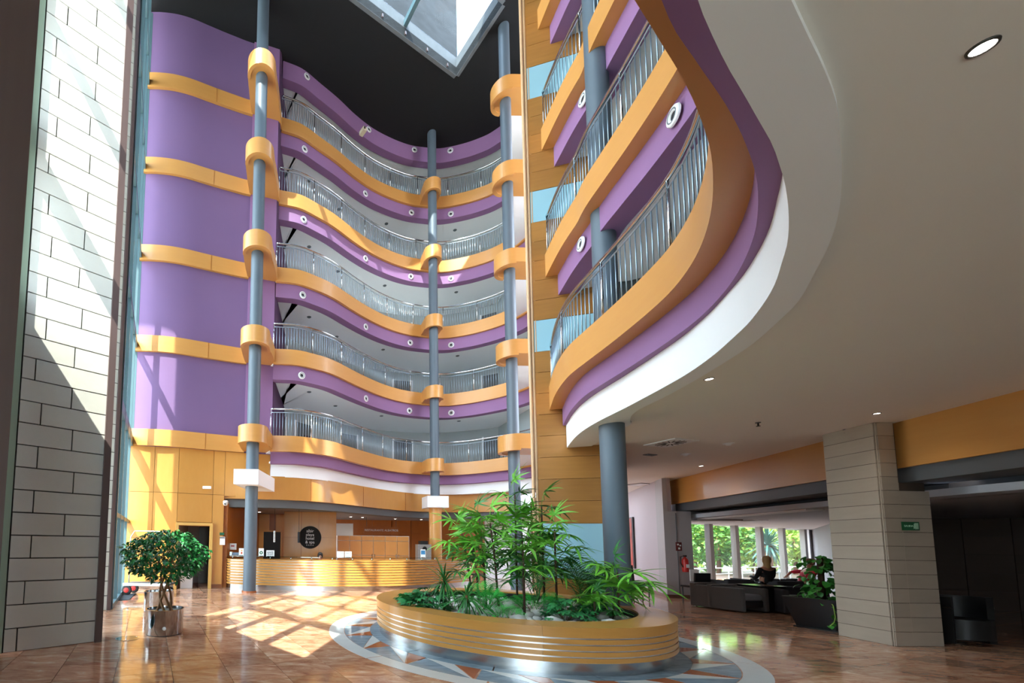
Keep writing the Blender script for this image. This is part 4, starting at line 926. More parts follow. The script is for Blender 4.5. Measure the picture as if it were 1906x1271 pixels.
# low leafy shrubs
def leaf_me(m, L, w, name='leaf', lobed=False):
    mb = MB()
    if lobed:
        for a in (-70, -35, 0, 35, 70): blade(mb, Matrix.Translation((.03, 0, 0)) @ Matrix.Rotation(math.radians(a), 4, 'Z'), L*(1-abs(a)/200), w*.42, .5, 3, tip=.4)
        mb.tube([(-.05, 0, -.03), (.04, 0, 0)], .003, 4)
    else: blade(mb, Matrix.Identity(4), L, w, .35, 4, tip=.3)
    return mesh_plain(name, mb, m)
lobed = leaf_me(LEAFS, .15, .12, lobed=True); fernl = [pinnate(9+i, LEAFF, .42, 9) for i in range(2)]
def shrub(px, Y, rx, h, nl, lab, meshes, seed, name='low_shrub', cat='plant', sc_=(.8, 1.2), nm='leaf'):
    r = random.Random(seed); b = at_y(px, 1100, Y); t = thing(name, lab, cat, (b.x, Y, .42), None)
    for i in range(max(3, nl//8)):
        a = i*2.4; obj('stem', MB().tube([(b.x, Y, .4), (b.x+math.cos(a)*rx*.5, Y+math.sin(a)*rx*.4, .42+h*.7)], .006, 5), BARK, t)
    for i in range(nl):
        a = r.uniform(0, 2*PI); q_ = math.sqrt(r.random()); z = .45+h*(1-q_*q_*.7)*r.uniform(.45, 1)
        put(r.choice(meshes), nm, t, (b.x+math.cos(a)*rx*q_, Y+math.sin(a)*rx*q_*.7, z), a+r.uniform(-.6, .6), r.uniform(-.3, .6), r.uniform(*sc_), r.uniform(-.5, .5))
shrub(790, 6.75, .3, .42, 75, 'dark leafy shrub with lobed leaves at the left edge of the planter', [lobed], 1)
shrub(765, 7.1, .2, .3, 40, 'smaller dark shrub at the far left edge of the planter', [lobed], 2)
shrub(1052, 6.2, .3, .3, 60, 'dark low shrub at the right front of the planter', [lobed], 3)
shrub(1100, 6.6, .25, .28, 40, 'dark low shrub behind the small palm on the right', [lobed], 4)
shrub(935, 6.15, .18, .12, 16, 'bright green fern at the front middle of the planter', fernl, 5, 'fern', 'fern', (.5, .8), 'frond')
shrub(850, 6.9, .2, .2, 16, 'bright green fern behind the dragon trees', fernl, 6, 'fern', 'fern', (.6, .9), 'frond')
shrub(995, 6.75, .22, .2, 18, 'mid green fern right of the planter middle', fernl, 7, 'fern', 'fern', (.6, .9), 'frond')
shrub(905, 6.75, .2, .3, 20, 'tall bright fern between the two leftmost palms', fernl, 8, 'fern', 'fern', (.7, 1.1), 'frond')
# ================================================================== FICUS AND POTS
POTM = mat('mirror_steel_pot', '#b9babd', 0.13, metal=1.0, var=0.2, scale=2, stretch=(1, 1, .2), col2='#6f7378')
def pot(c, r, h, lab, soil=True):
    t = thing('steel_pot', lab, 'pot', (c[0], c[1], 0))
    obj('shell', MB().lathe((c[0], c[1], 0), [(r*.98, .012), (r, .02), (r, h-.01), (r+.006, h), (r-.015, h), (r-.02, h-.06)], 48), POTM, t, 40)
    obj('foot', MB().cyl(c, r*.96, 0.001, .012, 40), DARK, t)
    if soil: obj('soil', MB().cyl(c, r-.02, h-.1, h-.05, 32), SOIL, t)
    q_ = Vector((-c[0], -c[1])).normalized()
    obj('stopper', MB().lathe((c[0]+q_.x*r, c[1]+q_.y*r, .13), [(0.0001, .01), (.022, .008), (.03, 0)], 16, M=Vector((q_.x, q_.y, 0)).to_track_quat('Z', 'Y').to_matrix()), WHITE if soil else DARK, t, label='small round stopper')
    return t
FP = (-2.27, 7.08)
pot(FP, .3, .41, 'shiny round steel pot holding the braided fig tree')
pot((-3.12, 9.3), .31, .43, 'shiny round steel pot standing behind the fig tree')
ft = thing('fig_tree', 'round-crowned weeping fig with a braided trunk growing in the front steel pot', 'tree', (FP[0], FP[1], .35))
for k in range(7):
    pts = []
    for i in range(17):
        s = i/16; a = 2*PI*k/7+(3.2*s if k % 2 else -3.2*s)+k; rr = .1-.02*s+.05*max(0, .12-s)*8; pts.append((FP[0]+math.cos(a)*rr, FP[1]+math.sin(a)*rr, .34+.68*s))
    obj('trunk_strand', MB().tube(pts, .022, 7, r1=.016), BARK, ft, 180)
r = random.Random(5)
for k in range(14):
    a = k*2.4; e = r.uniform(.2, 1.1); q_ = Vector((math.cos(a)*math.cos(e)*.5, math.sin(a)*math.cos(e)*.5, math.sin(e)*.4))
    obj('branch', MB().tube([(FP[0], FP[1], .98), (FP[0]+q_.x*.5, FP[1]+q_.y*.5, 1.0+q_.z*.7), (FP[0]+q_.x, FP[1]+q_.y, 1.02+q_.z)], .012, 6, r1=.005), BARK, ft, 180)
lf = []
for i in range(3):
    mb = MB(); blade(mb, Matrix.Identity(4), .085, .05, .3+.3*i, 4, tip=.35); lf.append(mesh_plain('leaf', mb, LEAFG))
fold = MB(); cnt = 0; spots_ = []
CRc = Vector((FP[0], FP[1], 1.27))
for i in range(3300):
    v = Vector((r.gauss(0, 1), r.gauss(0, 1), r.gauss(0, 1))).normalized(); q_ = r.uniform(.62, 1.03)**.7
    w_ = 1+.1*math.sin(v.x*5+1)+.08*math.sin(v.z*6+v.y*4)
    p_ = CRc+Vector((v.x*.68*q_*w_, v.y*.64*q_*w_, v.z*.44*q_))
    if v.z < -.75 and r.random() < .7: continue
    spots_.append((p_.y+abs(q_-1)*2, p_, v))
spots_.sort(key=lambda s: s[0])
for i, (_, p_, v) in enumerate(spots_):
    az = math.atan2(v.y, v.x)+r.uniform(-1.2, 1.2); tl_ = r.uniform(-1.0, .5); s_ = r.uniform(.7, 1.15)
    if i % 4 == 0 and cnt < 300: put(r.choice(lf), 'leaf', ft, p_, az, tl_, s_, r.uniform(-.8, .8)); cnt += 1
    else:
        M = Matrix.Translation(p_) @ Matrix.Rotation(az, 4, 'Z') @ Matrix.Rotation(-tl_, 4, 'Y') @ Matrix.Rotation(r.uniform(-.8, .8), 4, 'X'); blade(fold, M, .085*s_, .05*s_, .5, 2, tip=.35)
fo = bpy.data.objects.new('foliage', mesh_plain('foliage', fold, mat('ficus_foliage', '#1b6f30', .35, var=.9, scale=9, col2='#0b3d1c'))); C.objects.link(fo); fo.parent = ft; fo.location = -Vector(ft.location); fo['kind'] = 'stuff'
# floor plates, mat, luggage cart
for px, py, r_, lab in ((237, 1188, .17, 'round dark glass floor plate in front of the stone fin'), (246, 1132, .2, 'round dark floor plate behind, beyond the steel pots')):
    q = at_z(px, py, 0); t = thing('floor_plate', lab, 'floor plate', (q.x, q.y, 0)); obj('glass', MB().cyl((q.x, q.y), r_*.93, .0015, .004, 36), mat('dark_green_glass', '#1c3a38', .08), t); obj('ring', MB().ring((q.x, q.y), r_*.93, r_, 0.0015, .006, seg=36), CHROME, t)
A_ = [at_z(*p_, 0) for p_ in ((209, 1118), (240, 1117), (253, 1105), (212, 1105))]
tag(obj('door_mat', MB().prism([(p_.x, p_.y) for p_ in A_], .001, .014), mat('mat_grey', '#3a4146', .95)), 'dark grey door mat by the window wall near the left pot', 'mat')
cx_, cy_ = -4.3, 12.0
t = thing('luggage_cart', 'luggage trolley with red-hubbed black wheels and chrome rail by the wooden wall', 'trolley', (cx_, cy_, 0))
obj('platform', MB().box((cx_, cy_, .3), (1.25, .6, .05)), GREYFAB, t); obj('bumper', MB().ring((0, 0), 0, 0, 0, 0, seg=1) if False else MB().box((cx_, cy_-.31, .3), (1.27, .03, .07)), PAPER, t)
for sx in (-.55, .5):
    for sy in (-.25, .25):
        rr = .14 if sx < 0 else .1; wq = (cx_+sx, cy_+sy, rr)
        w_ = obj('wheel', MB().lathe(wq, [(rr*.5, -.03), (rr*.9, -.03), (rr, -.015), (rr, .015), (rr*.9, .03), (rr*.5, .03)], 24, M=Matrix.Rotation(PI/2, 3, 'X')), DARK, t, 40)
        obj('hub', MB().lathe(wq, [(.0001, -.035), (rr*.5, -.033), (rr*.52, 0), (rr*.5, .033), (.0001, .035)], 18, M=Matrix.Rotation(PI/2, 3, 'X')), REDP if sx < 0 else GREYF, w_, 40)
obj('chrome_arch', MB().tube([(cx_-.6, cy_, .32), (cx_-.6, cy_, 1.6), (cx_-.5, cy_, 1.78), (cx_+.5, cy_, 1.78), (cx_+.6, cy_, 1.6), (cx_+.6, cy_, .32)], .018, 8), CHROME, t, 180)
# ================================================================== RIGHT SIDE: LOBBY, PILLAR, LOUNGE
PINK = mat('pale_mauve_wall', '#b9acb0', 0.75, var=.08, scale=.6); PIER = mat('pale_grey_pier', '#a9a2a2', .7)
SKIRT = mat('red_brown_skirting', '#6e4536', .5)
def line_px(px, P, Q, yy=1020):
    """point of plan line P-Q seen at photograph column px"""
    r_ = ray(px, yy); u = r_.x/r_.y; P = Vector(P); Q = Vector(Q); d = Q-P; return P+d*((u*P.y-P.x)/(d.x-u*d.y))
BA, BB = Vector((11.9, 13.48)), Vector((9.52, 5.39)); BDIR = (BB-BA).normalized(); BN = Vector((-BDIR.y, BDIR.x))
if BN.x < 0: BN = -BN
LZ = 2.46
W0, W1 = Vector((11.22, 13.0)), Vector((13.6, 17.9))
struct('wall_lobby', MB().prism([W0, W1, W1+Vector((.25, -.1)), W0+Vector((.25, .0))], 0, ZC+.05), PINK)
struct('baseboard_right', MB().prism([W0+Vector((-.03, 0)), W1+Vector((-.03, 0)), W1, W0], 0, .1), SKIRT)
pr = struct('wall_pier', MB().prism([(11.21, 12.99), (11.98, 12.9), (12.5, 13.6), (11.5, 13.6)], 0, 2.66), PIER)
obj('upper_pier', MB().prism([(11.21, 12.99), (11.34, 12.98), (11.9, 13.5), (11.5, 13.6)], 2.66, ZC), PIER, pr)
obj('corner_joint', MB().box((11.55, 12.945, 1.3), (.014, .02, 2.6), -.12), GREYF, pr)
obj('skirting', MB().prism([(11.19, 12.97), (11.98, 12.88), (11.98, 12.9), (11.2, 12.99)], 0, .1), SKIRT, pr)
def beam(name, s0, s1):
    a, b = BA+BDIR*s0, BA+BDIR*s1
    r_ = struct(name, MB().prism([a, b, b+BN*.3, a+BN*.3], 2.92, ZC+.02), WOOD)
    obj('grey_beam', MB().prism([a+BN*.06, b+BN*.06, b+BN*.8, a+BN*.8], 2.68, 2.92), GREYF, r_)
    obj('upstand', MB().prism([a+BN*1.16, b+BN*1.16, b+BN*1.3, a+BN*1.3], LZ+.1, ZC+.1), GREYF, r_)
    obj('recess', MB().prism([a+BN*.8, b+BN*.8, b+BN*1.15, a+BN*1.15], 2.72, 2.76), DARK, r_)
    return r_
beam('beam_1', -0.25, 6.15); beam('beam_2', 6.55, 16.5)
struct('wall_over_pillar', MB().prism([BA+BDIR*5.9+BN*1.17, BA+BDIR*7.2+BN*1.17, BA+BDIR*7.2+BN*1.3, BA+BDIR*5.9+BN*1.3], LZ, ZC+.1), GREYF)
struct('wall_over_pier', MB().prism([(11.9, 13.35), (13.9, 13.2), (14.0, 13.6), (11.95, 13.7)], LZ-.05, ZC+.1), PIER)
# big stone-tiled pillar
pc0 = Vector((9.58, 6.9)); pc1 = Vector((9.72, 7.72))
pillar = struct('pillar', MB().prism([(9.60, 6.92), (9.97, 6.95), (10.1, 7.7), (9.74, 7.72)], 0, ZC).prism([(9.9, 6.96), (10.42, 6.97), (10.5, 7.6), (9.9, 7.6)], 0, 2.68), mat('tile_joint_dark', '#55493f', .8))
rowh = ZC/16
for k in range(16):
    z0, z1 = k*rowh+.004, (k+1)*rowh-.004
    obj('stone_tile', MB().prism([(9.585, 6.93), (9.61, 6.925), (9.745, 7.71), (9.72, 7.715)], z0, z1), STONEP, pillar)
    obj('stone_tile', MB().prism([(9.61, 6.895), (9.895, 6.905), (9.895, 6.93), (9.61, 6.925)], z0, z1), STONEP, pillar)
    if z1 < 2.75: obj('stone_tile', MB().prism([(9.91, 6.915), (10.43, 6.93), (10.43, 6.96), (9.91, 6.95)], z0, z1), STONEP, pillar)
PT = mat('pale_bead', '#b9ac98', .5); obj('corner_bead', MB().box((9.594, 6.91, ZC/2), (.009, .009, ZC)), PT, pillar); obj('corner_bead', MB().box((9.902, 6.912, 1.34), (.006, .008, 2.66)), PT, pillar)
# lounge shell
LW0, LW1 = Vector((14.1, 15.5)), Vector((22.9, 19.3)); ld = (LW1-LW0).normalized(); la = math.atan2(ld.y, ld.x); ln_ = Vector((-ld.y, ld.x))
wend = line_px(1512, LW0, LW1)
cl = struct('ceiling_lounge', MB().prism([(12.2, 13.1), tuple(LW0-ld*1.5+ln_*.3), tuple(wend+ln_*.6), (31, 22), (31, 2.4), (10.2, 3.8), (10.55, 6.5), (11.2, 9.0)], LZ, LZ+.12), mat('lounge_ceiling', '#b9bcc4', .8))
obj('light_cove', MB().prism([(12.45, 13.2), (12.75, 13.1), (11.75, 9.4), (11.45, 9.5)], LZ-.03, LZ-.002), WHITE, cl)
obj('light_cove', MB().prism([(10.9, 6.2), (11.2, 6.1), (10.5, 3.9), (10.3, 4.0)], LZ-.03, LZ-.002), WHITE, cl)
struct('wall_lounge_divider', MB().prism([tuple(wend), tuple(wend+ld*.3), (11.9, 8.2), (11.7, 8.3)], 0, LZ+.1), mat('lounge_grey_wall', '#6a6568', .8))
struct('wall_lounge_left', MB().prism([(12.0, 13.3), (12.3, 13.3), tuple(LW0-ld*.2), tuple(LW0-ld*.5)], 0, LZ+.1), PIER)
wn = struct('window_4', MB().box((((LW0+wend)/2).x, ((LW0+wend)/2).y, .04), ((wend-LW0).length, .12, .08), la), GREYF)
mpx = (1283, 1321, 1369, 1415, 1457, 1497)
MULL = mat('pale_metal_mullion', '#a39f99', .45)
mp_ = [line_px(p_, LW0, LW1) for p_ in mpx]
for p_ in mp_[1:]: obj('mullion', MB().box((p_.x, p_.y, LZ/2), (.26, .16, LZ), la), MULL, wn)
for i in range(5): m_ = (mp_[i]+mp_[i+1])/2; obj('pane', MB().box((m_.x, m_.y, LZ/2), ((mp_[i+1]-mp_[i]).length-.26, .015, LZ), la), GLASS, wn)
p_ = line_px(1506, LW0, LW1); obj('end_post', MB().box((p_.x, p_.y, LZ/2), (.45, .2, LZ), la), WHITE, wn)
# dark recess at the extreme right with tiled wall
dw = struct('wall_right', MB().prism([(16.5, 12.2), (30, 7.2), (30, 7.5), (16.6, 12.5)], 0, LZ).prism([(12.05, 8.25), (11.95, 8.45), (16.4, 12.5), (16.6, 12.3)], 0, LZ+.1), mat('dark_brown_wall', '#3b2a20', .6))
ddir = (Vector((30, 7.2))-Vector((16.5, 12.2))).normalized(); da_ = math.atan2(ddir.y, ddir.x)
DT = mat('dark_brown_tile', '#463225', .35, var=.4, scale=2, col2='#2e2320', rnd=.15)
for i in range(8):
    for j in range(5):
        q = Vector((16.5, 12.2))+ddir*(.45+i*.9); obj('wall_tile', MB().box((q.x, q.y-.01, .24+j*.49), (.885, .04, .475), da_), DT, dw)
# ---- outside: terrace rail, trees
TR_L = mat('sunlit_leaf', '#c4dc62', .6, rnd=.3, var=.6, scale=2.5, col2='#3f7d25')
TR_D = mat('dark_sunlit_leaf', '#6fae42', .6, rnd=.3, var=.6, scale=2.5, col2='#24561f')
def tree(px, Y, r_, h, m, lab, seed, zc=None, group='garden trees beyond the lounge window'):
    rr = random.Random(seed); b = at_y(px, 1030, Y); t = thing('garden_tree', lab, 'tree', (b.x, Y, -.32), group)
    zc = zc or h*.6
    obj('trunk', MB().tube([(b.x, Y, -.32), (b.x+.1, Y, zc*.5), (b.x, Y, zc)], .12, 8, r1=.05), BARK, t, 180)
    mb = MB()
    for i in range(1500):
        v = Vector((rr.gauss(0, 1), rr.gauss(0, 1), rr.gauss(0, 1))).normalized(); q_ = rr.uniform(.6, 1.0)*(1+.18*math.sin(v.x*6+seed)+.15*math.sin(v.z*7+v.y*5))
        p_ = Vector((b.x+v.x*r_*q_, Y+v.y*r_*q_, zc+v.z*h*.5*q_))
        M = Matrix.Translation(p_) @ Matrix.Rotation(rr.uniform(0, 6.3), 4, 'Z') @ Matrix.Rotation(rr.uniform(-1, 1), 4, 'Y') @ Matrix.Rotation(rr.uniform(-1, 1), 4, 'X'); blade(mb, M, r_*.19, r_*.09, .3, 2, tip=.4)
    o_ = bpy.data.objects.new('crown', mesh_plain('crown', mb, m)); C.objects.link(o_); o_.parent = t; o_.location = -Vector(t.location); o_['kind'] = 'stuff'
tree(1292, 27, 2.4, 4.2, TR_L, 'light green garden tree seen in the first window bay', 1); tree(1335, 25, 1.9, 3.6, TR_D, 'darker green garden tree in the second window bay', 2)
tree(1372, 29, 2.6, 4.6, TR_L, 'light green garden tree behind the second mullion', 3); tree(1402, 24, 1.4, 3.0, TR_L, 'small light green garden tree in the third window bay', 4)
tree(1440, 31, 2.8, 5.0, TR_D, 'large darker tree behind the garden palm', 5); tree(1478, 26, 2.0, 3.8, TR_L, 'light green garden tree in the fifth window bay', 6); tree(1320, 33, 3.2, 5.2, TR_L, 'far light green tree behind the first two bays', 7); tree(1500, 33, 3.0, 5.2, TR_D, 'far dark tree at the right end of the window', 8); tree(1400, 35, 3.4, 5.4, TR_D, 'far dark tree behind the middle bays', 10)
b = at_y(1430, 1030, 21.8); t = thing('yucca_palm', 'big blue-green spiky garden palm in the fourth window bay', 'palm', (b.x, 21.8, -.32)); obj('trunk', MB().tube([(b.x, 21.8, -.32), (b.x, 21.8, 1.7)], .16, 10), BARK, t, 180)
YL = mat('yucca_leaf', '#3f6d60', .45, rnd=.3); ym = []
for i in range(3): mb = MB(); blade(mb, Matrix.Identity(4), 1.25, .085, .35+.3*i, 6, tip=.3); ym.append(mesh_plain('leaf', mb, YL))
rr = random.Random(3)
for i in range(110): put(rr.choice(ym), 'leaf', t, (b.x, 21.8, 1.7+rr.uniform(-.15, .2)), i*2.4, math.radians(rr.uniform(-55, 85)), rr.uniform(.7, 1.1))
ra = [line_px(p_, LW0+ln_*1.6, LW1+ln_*1.6) for p_ in (1270, 1525)]
t = thing('terrace_rail', 'white terrace railing outside the lounge window', 'railing', (ra[0].x, ra[0].y, -.3)); rd = (ra[1]-ra[0]); RP = mat('white_rail_paint', '#dfe4e6', .4)
for z in (.62, .35): obj('rail', MB().tube([(ra[0].x, ra[0].y, z), (ra[1].x, ra[1].y, z)], .022, 8), RP, t)
for i in range(12): q = ra[0]+rd*i/11; obj('post', MB().cyl((q.x, q.y), .02, -.31, .62, 8), RP, t)
# ---- lounge furniture
def armchair(px, py, ang, lab, cush='#77757a', sc_=1.0, Y=None, m=GREYFAB, w_=.8):
    q = at_z(px, py, 0) if Y is None else Vector((at_y(px, 1030, Y).x, Y, 0))
    t = thing('tub_armchair', lab, 'armchair', (q.x, q.y, 0), 'lounge armchairs'); R_ = Matrix.Rotation(ang, 3, 'Z')
    def bx(c, s, n_, mm, bev=.03):
        mb = MB().box((0, 0, 0), s); o_ = bpy.data.objects.new(n_, mesh_of(n_, mb, mm)); C.objects.link(o_); o_.parent = t; o_.location = R_ @ Vector(c); o_.rotation_euler = (0, 0, ang)
        md = o_.modifiers.new('bevel', 'BEVEL'); md.width = bev; md.segments = 3; return o_
    d_ = .78
    bx((0, d_/2-.07, .32), (w_, .14, .6), 'back', m); bx((-w_/2+.06, -.02, .3), (.12, d_-.06, .56), 'arm', m); bx((w_/2-.06, -.02, .3), (.12, d_-.06, .56), 'arm', m)
    bx((0, -.03, .2), (w_-.22, d_-.16, .16), 'seat_frame', DARK); bx((0, -.05, .35), (w_-.25, d_-.2, .15), 'cushion', mat('cushion_grey', cush, .9), .05)
    return t
armchair(1338, 1131, .25, 'grey tub armchair, leftmost of the front row, its hollow side showing a cushion'); armchair(1374, 1136, .15, 'grey tub armchair, second from the left in the front row')
armchair(1480, 1141, -.35, 'dark tub armchair with pale seat cushion beside the black planter pot', '#9a999c', m=mat('dark_upholstery', '#3c3a3c', .9))
armchair(1400, 1130, PI, 'grey tub armchair seen from its broad back in the middle of the front row', w_=.95)
for px, Y, lab in ((1352, 12.9, 'dark armchair back showing just above the front row on the left'), (1400, 13.4, 'dark armchair back in the second row, left of the dark-coated woman'), (1440, 12.6, 'dark armchair the dark-coated woman sits in'), (1493, 12.9, 'dark armchair under the person in red')): armchair(px, 0, PI if px < 1480 else .4, lab, Y=Y, m=mat('dark_upholstery', '#3c3a3c', .9))
q = at_z(1438, 1139, 0); t = thing('side_table', 'black cube side table between the lounge armchairs', 'table', (q.x, q.y, 0)); obj('body', MB().box((q.x, q.y+.25, .3), (.62, .6, .6)), DARK, t); obj('top', MB().box((q.x, q.y+.25, .615), (.64, .62, .03)), mat('black_gloss', '#151517', .15), t)
def slim_chair(px, Y, lab, hh=.95, ang=0.0, m=DARK):
    q = at_y(px, 1060, Y); t = thing('dining_chair', lab, 'chair', (q.x, Y, 0)); R_ = Matrix.Rotation(ang, 3, 'Z')
    def tb(a, b, r_, n_): obj(n_, MB().tube([R_ @ Vector(a)+Vector((q.x, Y, 0)), R_ @ Vector(b)+Vector((q.x, Y, 0))], r_, 8), m, t)
    for sx in (-.19, .19): tb((sx, -.19, 0), (sx, -.19, .46), .016, 'leg'); tb((sx, .2, 0), (sx, .2, .46), .016, 'leg')
    o_ = bpy.data.objects.new('seat', mesh_of('seat', MB().box((0, 0, 0), (.44, .44, .05)), m)); C.objects.link(o_); o_.parent = t; o_.location = (0, 0, .48); o_.rotation_euler = (0, 0, ang)
    o_ = bpy.data.objects.new('backrest', mesh_of('backrest', MB().box((0, 0, 0), (.42, .035, hh-.5)), m)); C.objects.link(o_); o_.parent = t; o_.location = R_ @ Vector((0, .2, (hh+.5)/2)); o_.rotation_euler = (-.08, 0, ang)
slim_chair(1186, 12.6, 'black chair standing in front of the painting by the mauve wall', .98, .5); slim_chair(1293, 11.6, 'black chair beside the pier at the left end of the lounge', .86, PI)
q = at_y(1293, 1075, 12.6); t = thing('notice_stand', 'white paper board on a stand behind the black lounge chair', 'sign', (q.x, 12.6, 0)); obj('board', MB().box((q.x, 12.6, .72), (.27, .02, .34)), PAPER, t); obj('pole', MB().cyl((q.x, 12.62), .012, 0, .72, 8), CHROME, t); obj('base', MB().cyl((q.x, 12.62), .14, 0, .02, 20), CHROME, t)
# people in the lounge
q = at_y(1425, 1075, 12.55); seated_person('person', 'seated person with fair hair and a black coat seen from behind before the lounge window', (q.x, 12.55, .48), PI/2, mat('black_coat', '#141416', .9), HAIRB, 'lean', True, 1.0)
q = at_y(1492, 1075, 12.6); seated_person('person', 'person in red shirt leaning back with one arm raised to the head', (q.x, 12.6, .42), PI*.95, mat('red_shirt', '#d01f3c', .8), mat('reddish_hair', '#8a5a42', .6), 'arm_up')
# painting, extinguisher, signs
pa, pb_ = line_px(1164, W0, W1), line_px(1183, W0, W1); za = at_y(1183, 962, pb_.y).z; zb = at_y(1183, 1058, pb_.y).z; wv = (W1-W0).normalized(); wn_ = Vector((-wv.y, wv.x))
t = thing('painting', 'tall red and black abstract painting on the mauve wall behind the thick column', 'painting', (pb_.x, pb_.y, zb))
obj('frame', MB().prism([tuple(pa+wn_*.01), tuple(pb_+wn_*.01), tuple(pb_+wn_*.06), tuple(pa+wn_*.06)], zb, za), DARK, t)
obj('canvas', MB().prism([tuple(pa+wn_*.06), tuple(pb_-(pb_-pa)*.08+wn_*.06), tuple(pb_-(pb_-pa)*.08+wn_*.068), tuple(pa+wn_*.068)], zb+.04, za-.04), mat('red_paint', '#d8401c', .6, var=1.0, scale=1.6, stretch=(1, 1, .8), col2='#2a1512', detail=6), t)
q = at_y(1271, 1048, 12.9); t = thing('fire_extinguisher', 'red fire extinguisher hanging on the pier left of the lounge window', 'fire extinguisher', (q.x, 12.85, q.z-.25))
obj('cylinder', MB().lathe((q.x, 12.82, q.z-.27), [(.0001, 0), (.075, .01), (.08, .03), (.08, .36), (.05, .42), (.025, .44), (.025, .47), (.0001, .47)], 24), REDP, t, 60); obj('valve', MB().box((q.x, 12.82, q.z+.22), (.09, .03, .05)), DARK, t)
obj('hose', MB().tube([(q.x-.02, 12.8, q.z+.23), (q.x-.14, 12.8, q.z+.2), (q.x-.15, 12.8, q.z), (q.x-.09, 12.8, q.z-.12)], .013, 8), DARK, t, 180); obj('label', MB().box((q.x, 12.737, q.z-.08), (.09, .01, .1)), PAPER, t)
q = at_y(1264, 1017, 12.9); t = thing('safety_sign', 'small dark red safety sign with white figures above the fire extinguisher', 'sign', (q.x, 12.9, q.z)); obj('plate', MB().box((q.x, 12.91, q.z), (.17, .02, .26)), mat('dark_red_sign', '#6a2420', .5), t)
for dx, dz, s_ in ((-.035, .06, .05), (.035, .03, .045), (0, -.06, .06)): obj('symbol', MB().box((q.x+dx, 12.896, q.z+dz), (s_, .006, s_)), PAPER, t)
q = at_y(1697, 979, 6.88); t = thing('exit_sign', 'green emergency exit sign with running figure on the stone pillar', 'sign', (q.x, 6.88, q.z)); obj('plate', MB().box((q.x, 6.895, q.z), (.27, .02, .14)), GREEND, t)
SG = mat('sign_pale_green', '#a8d8b8', .5); obj('door_symbol', MB().box((q.x+.085, 6.882, q.z), (.05, .006, .1)), SG, t); obj('figure', MB().add([(q.x+.03, 6.881, q.z-.045), (q.x+.05, 6.881, q.z-.04), (q.x+.06, 6.881, q.z+.02), (q.x+.05, 6.881, q.z+.05), (q.x+.035, 6.881, q.z+.02)], [(0, 1, 2, 3, 4)]), SG, t)
text('lettering', 'SALIDA', (q.x-.045, 6.883, q.z), .045, SG, t, ext=.002)
# black planter with pothos
q = at_z(1535, 1174, 0); bp_ = (10.2, 8.3); t = thing('square_planter', 'tapered black square planter pot standing against the stone pillar', 'pot', (bp_[0], bp_[1], 0))
mb = MB(); rz = .25
def sq(s, z): return [(bp_[0]+(dx*math.cos(rz)-dy*math.sin(rz))*s, bp_[1]+(dx*math.sin(rz)+dy*math.cos(rz))*s, z) for dx, dy in ((-1, -1), (1, -1), (1, 1), (-1, 1))]
mb.add(sq(.27, .03)+sq(.40, .60)+sq(.37, .60)+sq(.35, .5), [(0, 1, 5, 4), (1, 2, 6, 5), (2, 3, 7, 6), (3, 0, 4, 7), (4, 5, 9, 8), (5, 6, 10, 9), (6, 7, 11, 10), (7, 4, 8, 11), (8, 9, 13, 12), (9, 10, 14, 13), (10, 11, 15, 14), (11, 8, 12, 15), (3, 2, 1, 0)])
obj('shell', mb, mat('black_pot', '#14181c', .3), t); obj('soil', MB().prism([v[:2] for v in sq(.355, 0)], .45, .52), SOIL, t); obj('foot', MB().prism([v[:2] for v in sq(.3, 0)], 0.001, .03), DARK, t)
PL = mat('pothos_leaf', '#3f8a34', .4, rnd=.45); pm = []
for i in range(2): mb = MB(); blade(mb, Matrix.Identity(4), .13, .1, .4+.3*i, 4, tip=.45); pm.append(mesh_plain('leaf', mb, PL))
t = thing('pothos', 'climbing pothos with trailing stems growing in the black square planter', 'plant', (bp_[0], bp_[1], .52)); rr = random.Random(8)
obj('moss_pole', MB().tube([(bp_[0], bp_[1], .5), (bp_[0], bp_[1], 1.38)], .045, 8), BARKP, t, 180)
for i in range(170):
    z = rr.uniform(.5, 1.42); a = rr.uniform(0, 6.3); s_ = (.33-.17*(z-.5))*rr.uniform(.4, 1.1); put(rr.choice(pm), 'leaf', t, (bp_[0]+math.cos(a)*s_, bp_[1]+math.sin(a)*s_, z), a+rr.uniform(-.6, .6), rr.uniform(-1.2, .2), rr.uniform(.7, 1.25), rr.uniform(-.5, .5))
tr_ = [(bp_[0]-.2, bp_[1]-.25, .6), (bp_[0]-.33, bp_[1]-.42, .5), (bp_[0]-.32, bp_[1]-.43, .3), (bp_[0]-.38, bp_[1]-.45, .2), (bp_[0]-.5, bp_[1]-.48, .14)]
obj('trailing_stem', MB().tube(tr_, .008, 6), mat('pothos_stem', '#8fb04a', .5), t, 180)
for i in range(12): k_ = i/11*3.99; a = Vector(tr_[int(k_)]).lerp(Vector(tr_[int(k_)+1]), k_-int(k_)); put(rr.choice(pm), 'leaf', t, a, rr.uniform(0, 6.3), rr.uniform(-1, 0), rr.uniform(.5, .9))
# dark bin beside the pillar
t = thing('round_armchair', 'black round-backed armchair in the dark right of the stone pillar', 'armchair', (11.15, 7.15, 0)); obj('shell', MB().ring((11.15, 7.2), .3, .38, .02, .78, -.4, PI+.4, 24), DARK, t, 40); obj('seat', MB().cyl((11.15, 7.2), .31, .1, .42, 28), DARK, t, 40); obj('rail', MB().ring((11.15, 7.2), .34, .39, .6, .62, -.4, PI+.4, 24), CHROME, t, 40)
